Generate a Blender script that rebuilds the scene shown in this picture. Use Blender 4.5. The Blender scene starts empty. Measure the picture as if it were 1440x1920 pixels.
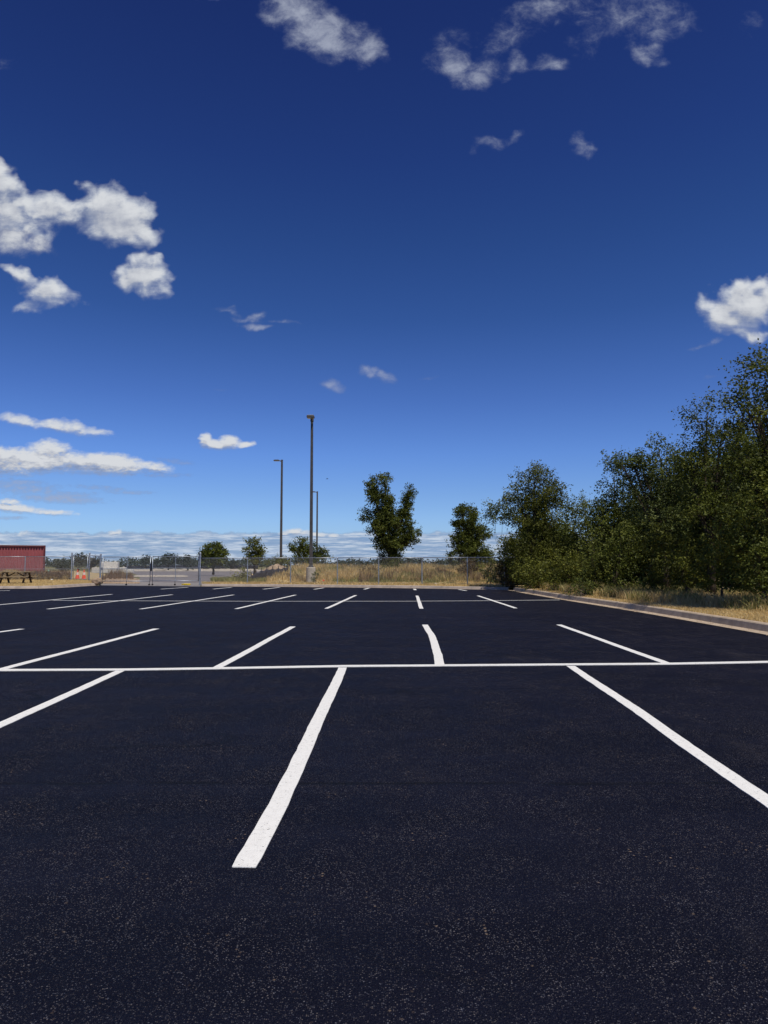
import bpy, bmesh, math, random
import numpy as np
from mathutils import Vector
rad = math.radians
S = bpy.context.scene
COL = S.collection
F = 1331.0; CX, CY = 720.0, 960.0; CH = 1.30; PITCH = math.atan(99.0/F)
cp, sp_ = math.cos(PITCH), math.sin(PITCH)

# ---------------------------------------------------------------- helpers
def ray(px, py):
    a = (px-CX)/F; b = (CY-py)/F
    return Vector((a, cp - b*sp_, sp_ + b*cp))
def gp(px, py, z=0.0):                       # point of the ground (height z) seen at a photo position
    d = ray(px, py); t = (z-CH)/d.z
    return Vector((d.x*t, d.y*t, z))
def at(px, py, Y):                           # point at distance Y seen at a photo position
    d = ray(px, py); t = Y/d.y
    return Vector((d.x*t, Y, CH + d.z*t))
def tag(o, label=None, cat=None, group=None, kind=None):
    if label: o['label'] = label
    if cat: o['category'] = cat
    if group: o['group'] = group
    if kind: o['kind'] = kind
    return o
def link(o, parent=None):
    COL.objects.link(o)
    if parent is not None: o.parent = parent
    return o
def empty(name, loc, rz=0):
    o = bpy.data.objects.new(name, None); link(o)
    o.location = loc; o.rotation_euler = (0, 0, rz); o.empty_display_size = 0.3
    return o
def npmesh(name, V, Fc, n, mat, parent=None, rnd=None, smooth=False):
    """V (N,3) verts, Fc (M,n) faces of n corners"""
    V = np.asarray(V, np.float32); Fc = np.asarray(Fc, np.int32)
    me = bpy.data.meshes.new(name)
    me.vertices.add(len(V)); me.vertices.foreach_set('co', V.ravel())
    me.loops.add(Fc.size); me.loops.foreach_set('vertex_index', Fc.ravel())
    me.polygons.add(len(Fc))
    me.polygons.foreach_set('loop_start', np.arange(0, Fc.size, n, dtype=np.int32))
    me.polygons.foreach_set('loop_total', np.full(len(Fc), n, np.int32))
    me.update(calc_edges=True)
    if rnd is not None:
        a = me.attributes.new('tint', 'FLOAT', 'FACE'); a.data.foreach_set('value', np.asarray(rnd, np.float32))
    if smooth: me.polygons.foreach_set('use_smooth', np.ones(len(Fc), bool))
    me.materials.append(mat)
    o = bpy.data.objects.new(name, me); return link(o, parent)
class MB:
    def __init__(s): s.v = []; s.f = []
    def box(s, c, size, rz=0, taper=1.0, tilt=None):
        i = len(s.v); x, y, z = size[0]/2, size[1]/2, size[2]/2
        ca, sa = math.cos(rz), math.sin(rz)
        for dz in (-1, 1):
            k = taper if dz > 0 else 1
            for dx, dy in ((-1,-1),(1,-1),(1,1),(-1,1)):
                X, Y = dx*x*k, dy*y*k
                s.v.append((c[0]+X*ca-Y*sa, c[1]+X*sa+Y*ca, c[2]+dz*z))
        s.f += [(i,i+3,i+2,i+1),(i+4,i+5,i+6,i+7)] + [(i+a,i+(a+1)%4,i+4+(a+1)%4,i+4+a) for a in range(4)]
    def tube(s, pts, rs, n=6, caps=True):
        base = len(s.v); pts = [Vector(p) for p in pts]
        for k, p in enumerate(pts):
            d = (pts[min(k+1, len(pts)-1)] - pts[max(k-1, 0)])
            d = d.normalized() if d.length > 1e-9 else Vector((0,0,1))
            a = d.cross(Vector((0.31,0.95,0.05))).normalized(); b = d.cross(a)
            r = rs[k] if isinstance(rs, (list, tuple)) else rs
            for j in range(n):
                t = 2*math.pi*(j+.5)/n
                s.v.append(tuple(p + a*(r*math.cos(t)) + b*(r*math.sin(t))))
        for k in range(len(pts)-1):
            for j in range(n):
                a0 = base+k*n+j; a1 = base+k*n+(j+1)%n
                s.f.append((a0, a1, a1+n, a0+n))
        if caps:
            s.f.append(tuple(base+j for j in range(n))[::-1]); s.f.append(tuple(base+(len(pts)-1)*n+j for j in range(n)))
    def lathe(s, c, prof, n=24):
        base = len(s.v)
        for r, z in prof:
            for j in range(n):
                t = 2*math.pi*j/n; s.v.append((c[0]+r*math.cos(t), c[1]+r*math.sin(t), c[2]+z))
        for k in range(len(prof)-1):
            for j in range(n):
                a0 = base+k*n+j; a1 = base+k*n+(j+1)%n; s.f.append((a0,a1,a1+n,a0+n))
        s.f.append(tuple(base+j for j in range(n))[::-1]); s.f.append(tuple(base+(len(prof)-1)*n+j for j in range(n)))
    def build(s, name, mat, parent=None, smooth=False, bevel=0):
        me = bpy.data.meshes.new(name); me.from_pydata([tuple(v) for v in s.v], [], s.f); me.update()
        me.materials.append(mat)
        if smooth:
            for p in me.polygons: p.use_smooth = True
        o = bpy.data.objects.new(name, me); link(o, parent)
        if bevel:
            m = o.modifiers.new('bevel', 'BEVEL'); m.width = bevel; m.segments = 2; m.limit_method = 'ANGLE'
        return o

# ---------------------------------------------------------------- materials
class NT:
    def __init__(s, tree): s.t = tree; s.n = tree.nodes; s.l = tree.links
    def node(s, kind, **kw):
        nd = s.n.new(kind)
        for k, v in kw.items(): setattr(nd, k, v)
        return nd
    def put(s, sock, v):
        if isinstance(v, bpy.types.NodeSocket): s.l.new(v, sock)
        else: sock.default_value = v
    def math(s, op, a, b=0.0, c=None, clamp=False):
        nd = s.node('ShaderNodeMath', operation=op, use_clamp=clamp)
        s.put(nd.inputs[0], a); s.put(nd.inputs[1], b)
        if c is not None: s.put(nd.inputs[2], c)
        return nd.outputs[0]
    def vmath(s, op, a, b=(0,0,0)):
        nd = s.node('ShaderNodeVectorMath', operation=op)
        s.put(nd.inputs[0], a)
        if op == 'SCALE': s.put(nd.inputs['Scale'], b)
        else: s.put(nd.inputs[1], b)
        return nd.outputs['Value'] if op in ('LENGTH','DOT_PRODUCT','DISTANCE') else nd.outputs[0]
    def noise(s, vec, scale, detail=3, rough=.5, out='Fac', dist=0.0):
        nd = s.node('ShaderNodeTexNoise'); s.put(nd.inputs['Vector'], vec)
        nd.inputs['Scale'].default_value = scale; nd.inputs['Detail'].default_value = detail
        nd.inputs['Roughness'].default_value = rough; nd.inputs['Distortion'].default_value = dist
        return nd.outputs[out]
    def voro(s, vec, scale, feature='F1', out='Distance', rnd=1.0):
        nd = s.node('ShaderNodeTexVoronoi', feature=feature); s.put(nd.inputs['Vector'], vec)
        nd.inputs['Scale'].default_value = scale; nd.inputs['Randomness'].default_value = rnd
        return nd.outputs[out]
    def mr(s, v, a, b, c=0.0, d=1.0, smooth=True):
        nd = s.node('ShaderNodeMapRange', interpolation_type='SMOOTHSTEP' if smooth else 'LINEAR')
        s.put(nd.inputs[0], v); s.put(nd.inputs[1], a); s.put(nd.inputs[2], b)
        s.put(nd.inputs[3], c); s.put(nd.inputs[4], d)
        return nd.outputs[0]
    def mix(s, f, a, b, mode='MIX'):
        nd = s.node('ShaderNodeMix', data_type='RGBA', blend_type=mode)
        s.put(nd.inputs[0], f)
        s.put(nd.inputs[6], a if isinstance(a, bpy.types.NodeSocket) else (*a, 1)); s.put(nd.inputs[7], b if isinstance(b, bpy.types.NodeSocket) else (*b, 1))
        return nd.outputs[2]
    def scale(s, vec, v3): return s.vmath('MULTIPLY', vec, v3)
def mat(name):
    m = bpy.data.materials.new(name); m.use_nodes = True; m.node_tree.nodes.clear()
    t = NT(m.node_tree); o = t.node('ShaderNodeOutputMaterial'); b = t.node('ShaderNodeBsdfPrincipled')
    t.l.new(b.outputs[0], o.inputs[0]); t.out = o; t.b = b
    t.co = t.node('ShaderNodeTexCoord').outputs['Object']
    return m, t
def setb(t, col=None, rough=None, spec=None, metal=None, bump=None, bstr=.3, bdist=.01):
    b = t.b
    if col is not None: t.put(b.inputs['Base Color'], col if isinstance(col, bpy.types.NodeSocket) else (*col, 1))
    if rough is not None: t.put(b.inputs['Roughness'], rough)
    if spec is not None: t.put(b.inputs['Specular IOR Level'], spec)
    if metal is not None: t.put(b.inputs['Metallic'], metal)
    if bump is not None:
        n = t.node('ShaderNodeBump'); n.inputs['Strength'].default_value = bstr; n.inputs['Distance'].default_value = bdist
        t.put(n.inputs['Height'], bump); t.l.new(n.outputs[0], b.inputs['Normal'])
def simple(name, c1, c2, scale=4, rough=.7, spec=.3, metal=0, bump=0.0, bdist=.01, bscale=None, detail=5):
    m, t = mat(name)
    n = t.noise(t.co, scale, detail, .6)
    f = t.mr(n, .35, .65)
    setb(t, t.mix(f, c1, c2), rough, spec, metal, bump=(t.noise(t.co, bscale or scale*3, 4, .6) if bump else None), bstr=bump, bdist=bdist)
    return m

def asphalt_material():
    m, t = mat('sealed_asphalt'); co = t.co
    big = t.noise(co, .35, 4, .6); mid = t.noise(co, 2.2, 4, .6)
    streak = t.noise(t.scale(co, (.25, 2.2, 1)), 1.0, 4, .6)
    f = t.math('ADD', t.math('MULTIPLY', big, .5), t.math('MULTIPLY', streak, .5))
    base = t.mix(t.mr(f, .38, .62), (.0016,.0017,.0072), (.0042,.0044,.0125))
    # grit: each stone its own tone, three sizes
    patch = t.mr(t.math('ADD', t.math('MULTIPLY', mid, .6), t.math('MULTIPLY', t.noise(co, 9, 3, .6), .4)), .38, .64, .38, 1.15)
    c = base; hs = []
    for sc, lo, r1, ca, cb, am in ((175, .60, .55, (.17,.145,.13), (.085,.095,.13), .85), (88, .70, .34, (.20,.175,.16), (.13,.145,.185), .95), (48, .72, .17, (.20,.185,.19), (.18,.19,.24), .9)):
        vn = t.node('ShaderNodeTexVoronoi'); vn.inputs['Scale'].default_value = sc; t.put(vn.inputs['Vector'], co)
        sep = t.node('ShaderNodeSeparateColor'); t.l.new(vn.outputs['Color'], sep.inputs[0])
        g = t.math('MULTIPLY', t.math('MULTIPLY', t.mr(sep.outputs[0], lo, min(1, lo+.3), 0, 1), t.mr(vn.outputs['Distance'], r1*.35, r1, 1, 0)), patch)
        c = t.mix(t.math('MULTIPLY', g, am, clamp=True), c, t.mix(sep.outputs[1], ca, cb)); hs.append(vn.outputs['Distance'])
    v2 = t.node('ShaderNodeTexVoronoi'); v2.inputs['Scale'].default_value = 58; t.put(v2.inputs['Vector'], co)
    s2 = t.node('ShaderNodeSeparateColor'); t.l.new(v2.outputs['Color'], s2.inputs[0])
    g2 = t.math('MULTIPLY', t.math('MULTIPLY', t.mr(s2.outputs[0], .93, 1.0, 0, 1), t.mr(v2.outputs['Distance'], .1, .45, 1, 0)), t.mr(mid, .46, .66, 0, 1))
    c = t.mix(g2, c, (.24,.175,.12))
    # paving seam running across the lot about four metres out
    xyz = t.node('ShaderNodeSeparateXYZ'); t.put(xyz.inputs[0], co)
    wob = t.math('MULTIPLY', t.math('SUBTRACT', t.noise(t.scale(co, (1, .001, 1)), 1.3, 3, .5), .5), .10)
    def seam(y0, w):
        d = t.math('ABSOLUTE', t.math('SUBTRACT', t.math('ADD', xyz.outputs[1], wob), y0))
        return t.mr(d, 0.0, w, 1, 0)
    sm = t.math('MULTIPLY', seam(4.34, .045), t.mr(t.noise(co, 3.0, 2), .3, .55))
    c = t.mix(t.math('MULTIPLY', sm, .85), c, (.0025,.0028,.0050))
    arcs = t.math('ABSOLUTE', t.math('SUBTRACT', t.noise(t.scale(co, (.35,.6,1)), .8, 2, .4), .5))
    c = t.mix(t.math('MULTIPLY', t.mr(arcs, .0, .006, 1, 0), t.math('MULTIPLY', t.mr(t.noise(co, .5, 2), .45, .6), .6)), c, (.0015,.0018,.0040))
    dust = t.mr(t.noise(t.scale(co, (1,.45,1)), .7, 6, .7), .56, .74)
    c = t.mix(t.math('MULTIPLY', dust, .16), c, (.10,.085,.075))
    # sealer coats laid in bands
    band = t.math('SUBTRACT', t.math('ADD', xyz.outputs[1], t.math('MULTIPLY', wob, 4)), 19.2)
    c = t.mix(t.math('MULTIPLY', t.mr(band, -.15, .15, 0, 1), .35), c, t.mix(.5, c, (.016,.016,.021)))
    h = t.math('ADD', t.math('MULTIPLY', hs[0], -1.0), t.math('MULTIPLY', hs[1], -1.2))
    h = t.math('SUBTRACT', h, t.math('MULTIPLY', sm, 1.5))
    setb(t, c, t.mr(mid, .3, .7, .60, .74), .12, bump=h, bstr=.9, bdist=.006)
    return m
def paint_material():
    m, t = mat('white_road_paint'); co = t.co
    v = t.voro(co, 150); n = t.noise(co, 26, 4, .65)
    pits = t.math('MULTIPLY', t.mr(t.noise(co, 75, 2, .6), .62, .70), t.mr(n, .40, .55))
    c = t.mix(t.mr(n, .35, .7), (.80,.79,.735), (.73,.72,.67))
    c = t.mix(t.math('MULTIPLY', pits, .8), c, (.07,.07,.08))
    setb(t, c, .75, .25, bump=v, bstr=.5, bdist=.003)
    return m
def concrete_material(name='kerb_concrete', c1=(.42,.35,.29), c2=(.31,.26,.215)):
    m, t = mat(name); co = t.co
    n = t.noise(co, 3.5, 6, .65); f = t.noise(co, 60, 3, .6)
    c = t.mix(t.mr(n, .35, .68), c1, c2)
    c = t.mix(t.mr(f, .58, .75), c, tuple(x*.6 for x in c1))
    stain = t.mr(t.noise(co, 1.3, 5, .7), .58, .72)
    c = t.mix(t.math('MULTIPLY', stain, .45), c, (.13,.115,.10))
    setb(t, c, .9, .15, bump=t.math('ADD', f, n), bstr=.5, bdist=.01)
    return m
def foliage_material(name, c1, c2, c3, trans=.22):
    m, t = mat(name)
    a = t.node('ShaderNodeAttribute', attribute_name='tint').outputs['Fac']
    c = t.mix(t.mr(a, 0, .75, smooth=False), c1, c2); c = t.mix(t.mr(a, .86, 1, smooth=False), c, c3)
    n = t.noise(t.co, .9, 3); c = t.mix(t.mr(n, .35, .65, 0, .45), c, tuple(x*.72 for x in c1))
    setb(t, c, .62, .25)
    tr = t.node('ShaderNodeBsdfTranslucent'); t.put(tr.inputs[0], t.mix(.5, c, tuple(min(1, x*1.5) for x in c2)))
    mx = t.node('ShaderNodeMixShader'); mx.inputs[0].default_value = trans
    t.l.new(t.b.outputs[0], mx.inputs[1]); t.l.new(tr.outputs[0], mx.inputs[2]); t.l.new(mx.outputs[0], t.out.inputs[0])
    return m
def ground_material(name, tans, green, dark, gs=.25, gth=(.5,.65)):
    m, t = mat(name); co = t.co
    n = t.noise(co, gs, 6, .65); f = t.noise(co, 14, 5, .7); h = t.noise(co, 2.0, 5, .65)
    c = t.mix(t.mr(f, .35, .65), tans[0], tans[1])
    c = t.mix(t.mr(n, gth[0], gth[1]), c, green)
    c = t.mix(t.math('MULTIPLY', t.mr(h, .55, .72), .6), c, dark)
    setb(t, c, .95, .1, bump=f, bstr=.6, bdist=.03)
    return m

M = {}
M['asphalt'] = asphalt_material()
M['paint'] = paint_material()
M['kerb'] = concrete_material()
M['kerb_side'] = concrete_material('weathered_kerb_concrete', (.50,.40,.29), (.37,.29,.21))
M['pad'] = concrete_material('pole_base_concrete', (.50,.45,.37), (.38,.34,.28))
M['apron'] = simple('driveway_concrete', (.27,.25,.235), (.20,.185,.175), 1.6, .9, .1, bump=.3)
M['old_road'] = simple('old_grey_road', (.215,.195,.19), (.165,.15,.15), .5, .9, .1, bump=.2)
M['sand'] = simple('pale_gravel', (.50,.45,.36), (.36,.31,.24), .8, .95, .05, bump=.5, bdist=.05)
M['dirt'] = simple('tan_dirt', (.42,.31,.21), (.26,.19,.13), 3, .95, .05, bump=.7, bdist=.05)
M['field'] = ground_material('far_field', [(.22,.19,.09), (.16,.15,.07)], (.075,.085,.032), (.05,.05,.025), .02)
M['verge'] = ground_material('dry_verge', [(.52,.40,.20), (.42,.31,.15)], (.34,.29,.12), (.27,.20,.10), .3, (.6,.75))
M['galv'] = simple('galvanised_steel', (.38,.41,.45), (.28,.31,.35), 9, .42, .5, .55)
M['wire'] = simple('galvanised_wire', (.42,.44,.46), (.32,.34,.36), 9, .5, .5, .4)
M['bronze'] = simple('bronze_pole_paint', (.075,.068,.062), (.055,.050,.047), 3, .5, .4)
M['black_shroud'] = simple('black_wrap', (.006,.006,.008), (.010,.010,.012), 3, .6, .3)
M['lamp_top'] = simple('pale_lamp_housing', (.42,.43,.45), (.33,.34,.36), 6, .4, .5, .2)
M['lamp_glass'] = simple('lamp_lens', (.35,.34,.30), (.28,.27,.24), 6, .25, .5)
M['maroon'] = simple('maroon_container_paint', (.33,.088,.092), (.27,.072,.076), 1.2, .55, .35)
M['maroon_dark'] = simple('maroon_rail_paint', (.11,.022,.028), (.085,.02,.024), 1.2, .55, .35)
M['tin'] = simple('faded_container_roof', (.50,.48,.47), (.40,.38,.37), 2, .6, .3)
M['wood'] = simple('weathered_wood', (.33,.255,.15), (.22,.165,.10), 8, .85, .15)
M['wood_dark'] = simple('dark_stained_wood', (.075,.05,.032), (.05,.033,.022), 8, .85, .15)
M['orange'] = simple('cone_orange', (.85,.085,.022), (.75,.07,.02), 5, .55, .3)
M['coneband'] = simple('cone_reflective_band', (.80,.62,.56), (.72,.55,.50), 5, .5, .4)
M['rubber'] = simple('black_rubber', (.02,.02,.02), (.03,.03,.03), 5, .8, .2)
M['mint'] = simple('pale_green_plastic', (.24,.48,.33), (.20,.42,.29), 5, .5, .3)
M['fabric'] = simple('black_silt_fabric', (.022,.022,.030), (.040,.040,.052), 6, .8, .2, bump=.5, bdist=.03)
M['block'] = concrete_material('pale_block_concrete', (.70,.66,.58), (.55,.51,.44))
M['yellow'] = simple('yellow_vinyl', (.80,.58,.03), (.65,.45,.02), 20, .5, .3)
M['red'] = simple('red_marking_paint', (.70,.12,.08), (.60,.10,.07), 20, .8, .1)
M['white'] = simple('white_litter', (.75,.74,.70), (.65,.63,.6), 20, .8, .1)
M['bark'] = simple('grey_brown_bark', (.10,.078,.055), (.055,.043,.032), 9, .9, .1, bump=.5)
M['bird'] = simple('dark_feathers', (.03,.03,.035), (.05,.05,.055), 9, .7, .1)
M['leaf_dark'] = foliage_material('dark_green_leaves', (.024,.036,.006), (.120,.142,.018), (.23,.24,.045))
M['leaf_mid'] = foliage_material('olive_green_leaves', (.036,.046,.007), (.160,.170,.022), (.27,.27,.05))
M['leaf_blue'] = foliage_material('grey_green_leaves', (.034,.048,.012), (.140,.170,.042), (.26,.29,.10))
M['leaf_olive'] = foliage_material('yellow_green_leaves', (.066,.082,.012), (.150,.165,.026), (.24,.23,.05))
M['leaf_hazed'] = foliage_material('hazed_far_leaves', (.030,.044,.030), (.055,.072,.045), (.08,.10,.06), .1)  # distance haze mixed into the leaf colour, paler and bluer
M['leaf_brown'] = foliage_material('brown_dry_leaves', (.075,.052,.022), (.125,.085,.035), (.19,.13,.06))
M['straw'] = foliage_material('dry_straw_grass', (.52,.37,.15), (.72,.55,.26), (.82,.70,.42), .30)
M['greengrass'] = foliage_material('olive_weed_grass', (.17,.18,.055), (.30,.29,.09), (.52,.42,.18), .30)
M['weed'] = foliage_material('brown_seed_weeds', (.14,.085,.045), (.24,.155,.085), (.34,.25,.15), .2)

# ---------------------------------------------------------------- ground sheets
def sheet(name, pts, mt, z=None, subdiv=0):
    bm = bmesh.new()
    vs = [bm.verts.new((p[0], p[1], p[2] if z is None else z)) for p in pts]
    bm.edges.ensure_lookup_table()
    es = [bm.edges.new((vs[i], vs[(i+1) % len(vs)])) for i in range(len(vs))]
    bmesh.ops.triangle_fill(bm, use_beauty=True, edges=es, normal=(0,0,1))
    for f in bm.faces:
        if f.normal.z < 0: f.normal_flip()
    me = bpy.data.meshes.new(name); bm.to_mesh(me); bm.free(); me.materials.append(mt)
    return tag(link(bpy.data.objects.new(name, me)), kind='structure')

def offset_poly(pts, d):                      # offset to the right-hand side of the direction of travel
    out = []
    for i, p in enumerate(pts):
        a = Vector(pts[max(i-1, 0)][:2]); b = Vector(pts[min(i+1, len(pts)-1)][:2])
        t = (b-a).normalized(); n = Vector((t.y, -t.x))
        out.append(Vector((p[0]+n.x*d, p[1]+n.y*d)))
    return out
def resample(pts, step):
    pts = [Vector(p[:2]) for p in pts]; out = [pts[0]]; acc = 0
    for a, b in zip(pts, pts[1:]):
        L = (b-a).length; k = max(1, int(round(L/step)))
        out += [a + (b-a)*(j/k) for j in range(1, k+1)]
    return out
def smooth_poly(pts, it=2):
    pts = [Vector(p[:2]) for p in pts]
    for _ in range(it):
        q = [pts[0]]
        for a, b in zip(pts, pts[1:]): q += [a*.75+b*.25, a*.25+b*.75]
        pts = q + [pts[-1]]
    return pts

right_edge = smooth_poly([gp(950,1106.5), gp(1000,1115.5), gp(1061,1126), gp(1153,1140.5), gp(1244,1156), gp(1440,1191), Vector((7.15, 6, 0)), Vector((7.2, -6, 0))], 2)
far_edge = [gp(375,1099.6), gp(500,1100.2), gp(640,1101.6), gp(800,1103.6), gp(950,1106.5)]
left_edge = smooth_poly([gp(-500,1108), gp(-150,1105.5), gp(0,1104), gp(70,1104), gp(112,1102.6), gp(150,1099.8), gp(188,1097.6)], 2)
KW = .40
def kerb(name, edge, mt, gap, pan=.33, seed=1, hgt=.145):
    rnd = random.Random(seed)
    pts = resample(edge, .75); mb = MB()
    prof = [(0,.006),(pan,.000+.004),(pan+.045,hgt*.86),(pan+.075,hgt),(pan+.20,hgt+.004),(pan+.20,-.15)]
    offs = [offset_poly(pts, -d) for d, z in prof]      # kerb lies to the left of travel
    seg = []
    n = len(pts); run = [0]
    for i in range(1, n):
        run.append(i)
        if len(run) == 5 or i == n-1: seg.append(run); run = [i]
    for run in seg:
        base = len(mb.v); jz = rnd.uniform(-.006,.006)
        for q, i in enumerate(run):
            for k, (d, z) in enumerate(prof):
                p = offs[k][i]
                if gap and q in (0, len(run)-1):
                    j = run[1] if q == 0 else run[-2]
                    dirv = (offs[k][j]-p); L = dirv.length
                    if L > .05: p = p + dirv*(gap/L)
                mb.v.append((p.x, p.y, z+jz*(k > 1)))
        m = len(prof)
        for q in range(len(run)-1):
            for k in range(m-1):
                a = base+q*m+k; mb.f.append((a, a+m, a+m+1, a+1))
        mb.f.append(tuple(base+k for k in range(m))); mb.f.append(tuple(base+(len(run)-1)*m+k for k in range(m))[::-1])
    o = mb.build(name, mt); return tag(o, kind='structure'), offset_poly(edge, -(pan+.19))
# directions: travel so that the outside lies on the left-hand side
kr, right_back = kerb('kerb', right_edge, M['kerb_side'], .012)
kf, far_back = kerb('kerb', far_edge, M['kerb'], .004, .22, 3)
kl, left_back = kerb('kerb', left_edge, M['kerb'], .004, .22, 4)
tag(kr, 'weathered concrete kerb with gutter running along the tree side of the lot')
tag(kf, 'pale concrete kerb below the long chain link fence at the far edge of the lot')
tag(kl, 'pale curving concrete kerb in front of the picnic table')

lot = [Vector((7.5,-6,0))] + [Vector((p.x,p.y,0)) for p in reversed(right_edge)][0:] + [Vector((p.x,p.y,0)) for p in reversed(far_edge)] + [gp(188,1097.6)] + [Vector((p.x,p.y,0)) for p in reversed(left_edge)] + [Vector((-60,-6,0))]
cl = []
for p in lot:
    if not cl or (Vector(p)-Vector(cl[-1])).length > .02: cl.append(p)
o = sheet('parking_lot', cl, M['asphalt'], 0.0); tag(o, 'freshly sealed black asphalt car park')
far = 3500
o = sheet('ground', [(-far,-300,0),(far,-300,0),(far,far,0),(-far,far,0)], M['field'], -.05)
# near-side filler behind kerb joints is the verge itself
VZ = .12
vr = [Vector((p.x,p.y,VZ)) for p in reversed(far_back)]          # right -> left
vv = [Vector((90,-6,VZ))] + [Vector((90,140,VZ)), Vector((at(560,1059,140).x,140,VZ)), Vector((at(500,1059,90).x,90,VZ)), Vector((at(462,1059,62).x,62,VZ)), Vector((at(420,1059,50).x,50,VZ))] + [Vector((p.x,p.y,VZ)) for p in far_back[:-1]] + [Vector((p.x,p.y,VZ)) for p in right_back]
o = sheet('verge', vv, M['verge']); tag(o, 'dry grass verge behind the kerbs on the fence and tree side')
lv = [Vector((-90,-6,VZ))] + [Vector((p.x,p.y,VZ)) for p in left_back] + [Vector((at(200,1059,56).x,56,VZ)), Vector((at(215,1059,80).x,80,VZ)), Vector((at(150,1059,140).x,140,VZ)), Vector((-140,140,VZ))]
o = sheet('verge', lv, M['verge']); tag(o, 'dry grass verge around the picnic table')
o = sheet('driveway', [gp(188,1097.7), gp(375,1099.7), gp(378,1094.5), gp(372,1092.5), gp(215,1091), gp(191,1094)], M['apron'], -.012)
tag(o, 'worn concrete driveway strip under the double gate')
o = sheet('road', [gp(214,1093), gp(378,1096), gp(425,1091), gp(470,1080), gp(560,1070.5), gp(236,1070.5), gp(262,1079), gp(262,1086)], M['old_road'], -.03)
tag(o, 'old grey road seen through the double gate')
sp = random.Random(9)
def strip(name, xs, y1, y2, Zoff, mt, hz, seed, label):        # low uneven bank across the distance
    r = random.Random(seed); mb = MB(); n = 60
    for i in range(n+1):
        px = xs[0]+(xs[1]-xs[0])*i/n; e = min(i, n-i)/n*2; e = min(1, e*5)
        a = gp(px, y1+r.uniform(-.25,.25)); b = gp(px, y2+r.uniform(-.1,.1))
        for k, (t, h) in enumerate(((0,-.02),(.08,.5),(.3,1),(.7,.9),(1,-.02))):
            p = a.lerp(b, t); mb.v.append((p.x, p.y, max(-.03, h*hz*e*r.uniform(.7,1.3))))
    for i in range(n):
        for k in range(4):
            q = i*5+k; mb.f.append((q, q+5, q+6, q+1))
    return tag(mb.build(name, mt, smooth=True), label, kind='structure')
strip('gravel_bank', (198, 500), 1071, 1068.3, 0, M['sand'], .35, 2, 'pale gravel bank crossing behind the old road')
strip('gravel_bank', (248, 352), 1081.5, 1079.2, 0, M['sand'], .10, 5, 'thin pale gravel tongue on the old road')
strip('dirt_bank', (192, 262), 1094, 1086, 0, M['dirt'], .22, 7, 'low tan dirt bank beside the left gate post')

# ---------------------------------------------------------------- painted lines
def paint_line(pts, w, name='parking_line', z=.004, seed=0, jag=.003, label=None, mt=None):
    r = random.Random(seed); P = resample([Vector(p[:2]) for p in pts], .12)
    L = offset_poly(P, -w/2); R = offset_poly(P, w/2); mb = MB()
    n = len(P)
    ph = r.uniform(0, 6)
    for i in range(n):
        a = (P[min(i+1,n-1)]-P[max(i-1,0)]).normalized(); nn = Vector((a.y,-a.x))
        wob = .004*math.sin(i*.21+ph)
        l = L[i] + nn*(wob+r.uniform(-jag,jag)); q = R[i] + nn*(wob+r.uniform(-jag,jag))
        mb.v += [(l.x,l.y,0), (q.x,q.y,0), (l.x,l.y,z), (q.x,q.y,z)]
    for i in range(n-1):
        a = 4*i; b = a+4
        mb.f += [(a+2,a+3,b+3,b+2), (a,a+2,b+2,b), (a+1,b+1,b+3,a+3)]
    mb.f += [(0,1,3,2), (4*n-4,4*n-2,4*n-1,4*n-3)]
    o = mb.build(name, mt or M['paint']); return tag(o, label, kind='structure')
G = gp
def ext(a, b, y):                             # extend the line b->a to ground distance y
    a, b = G(*a), G(*b); t = (y-b.y)/(a.y-b.y); return b + (a-b)*t
paint_line([ext((0,1361),(226,1259.5),3.0), G(226,1258)], .11, seed=1, label='near parking line slanting off the left edge of the photo')
paint_line([G(458,1627), G(505,1540), G(552,1445), G(604,1335), G(622,1296), G(643,1252)], .108, seed=2, label='widest parking line, in the middle foreground')
paint_line([ext((1440,1503),(1073,1251),3.0), G(1300,1407), G(1190,1329.5), G(1070,1249)], .108, seed=3, label='near parking line running off the right edge of the photo')
paint_line([G(-260,1259), G(0,1257), G(230,1256), G(400,1253.6), G(645,1249.5), G(830,1248), G(1250,1245), G(1440,1241.5), G(1640,1238)], .145, seed=4, z=.007, label='long white line crossing the whole lot in the foreground')
paint_line([G(3,1255), G(293,1179)], .125, seed=5, label='parking line in the second row reaching the left edge')
paint_line([G(408,1252), G(549,1175)], .12, seed=6, label='straight parking line in the second row, left of the bent one')
paint_line([G(824,1247), G(821.5,1228), G(815.7,1210), G(808.5,1190), G(796.7,1171.5)], .125, seed=7, label='bent parking line curving in the second row')
paint_line([G(1250,1244), G(1048,1171.4)], .12, seed=8, label='parking line in the second row, right of the bent one')
paint_line([ext((0,1185),(41,1179.5),8.9), G(41,1179.5)], .12, seed=9, label='short end of a parking line at the left edge, second row')
third = [((-86,1142),(210,1114.3)), ((90,1142),(323,1115)), ((264,1142),(438,1115.4)), ((443,1141.6),(554,1115.6)), ((612,1141.2),(667,1116.2)), ((790,1141.2),(782,1117)), ((967,1140.4),(896,1117))]
nm = ['first','second','third','fourth','fifth','sixth','seventh']
for i, (a, b) in enumerate(third):
    paint_line([G(*a), G(*b)], .12, seed=20+i, label='%s parking line from the left in the third row' % nm[i])
paint_line([G(100,1125.8), G(300,1126.8), G(480,1127.4), G(760,1127.3), G(900,1126.4), G(1050,1124.9)], .10, seed=31, z=.003, label='thin long line crossing the third row of bays')
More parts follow.
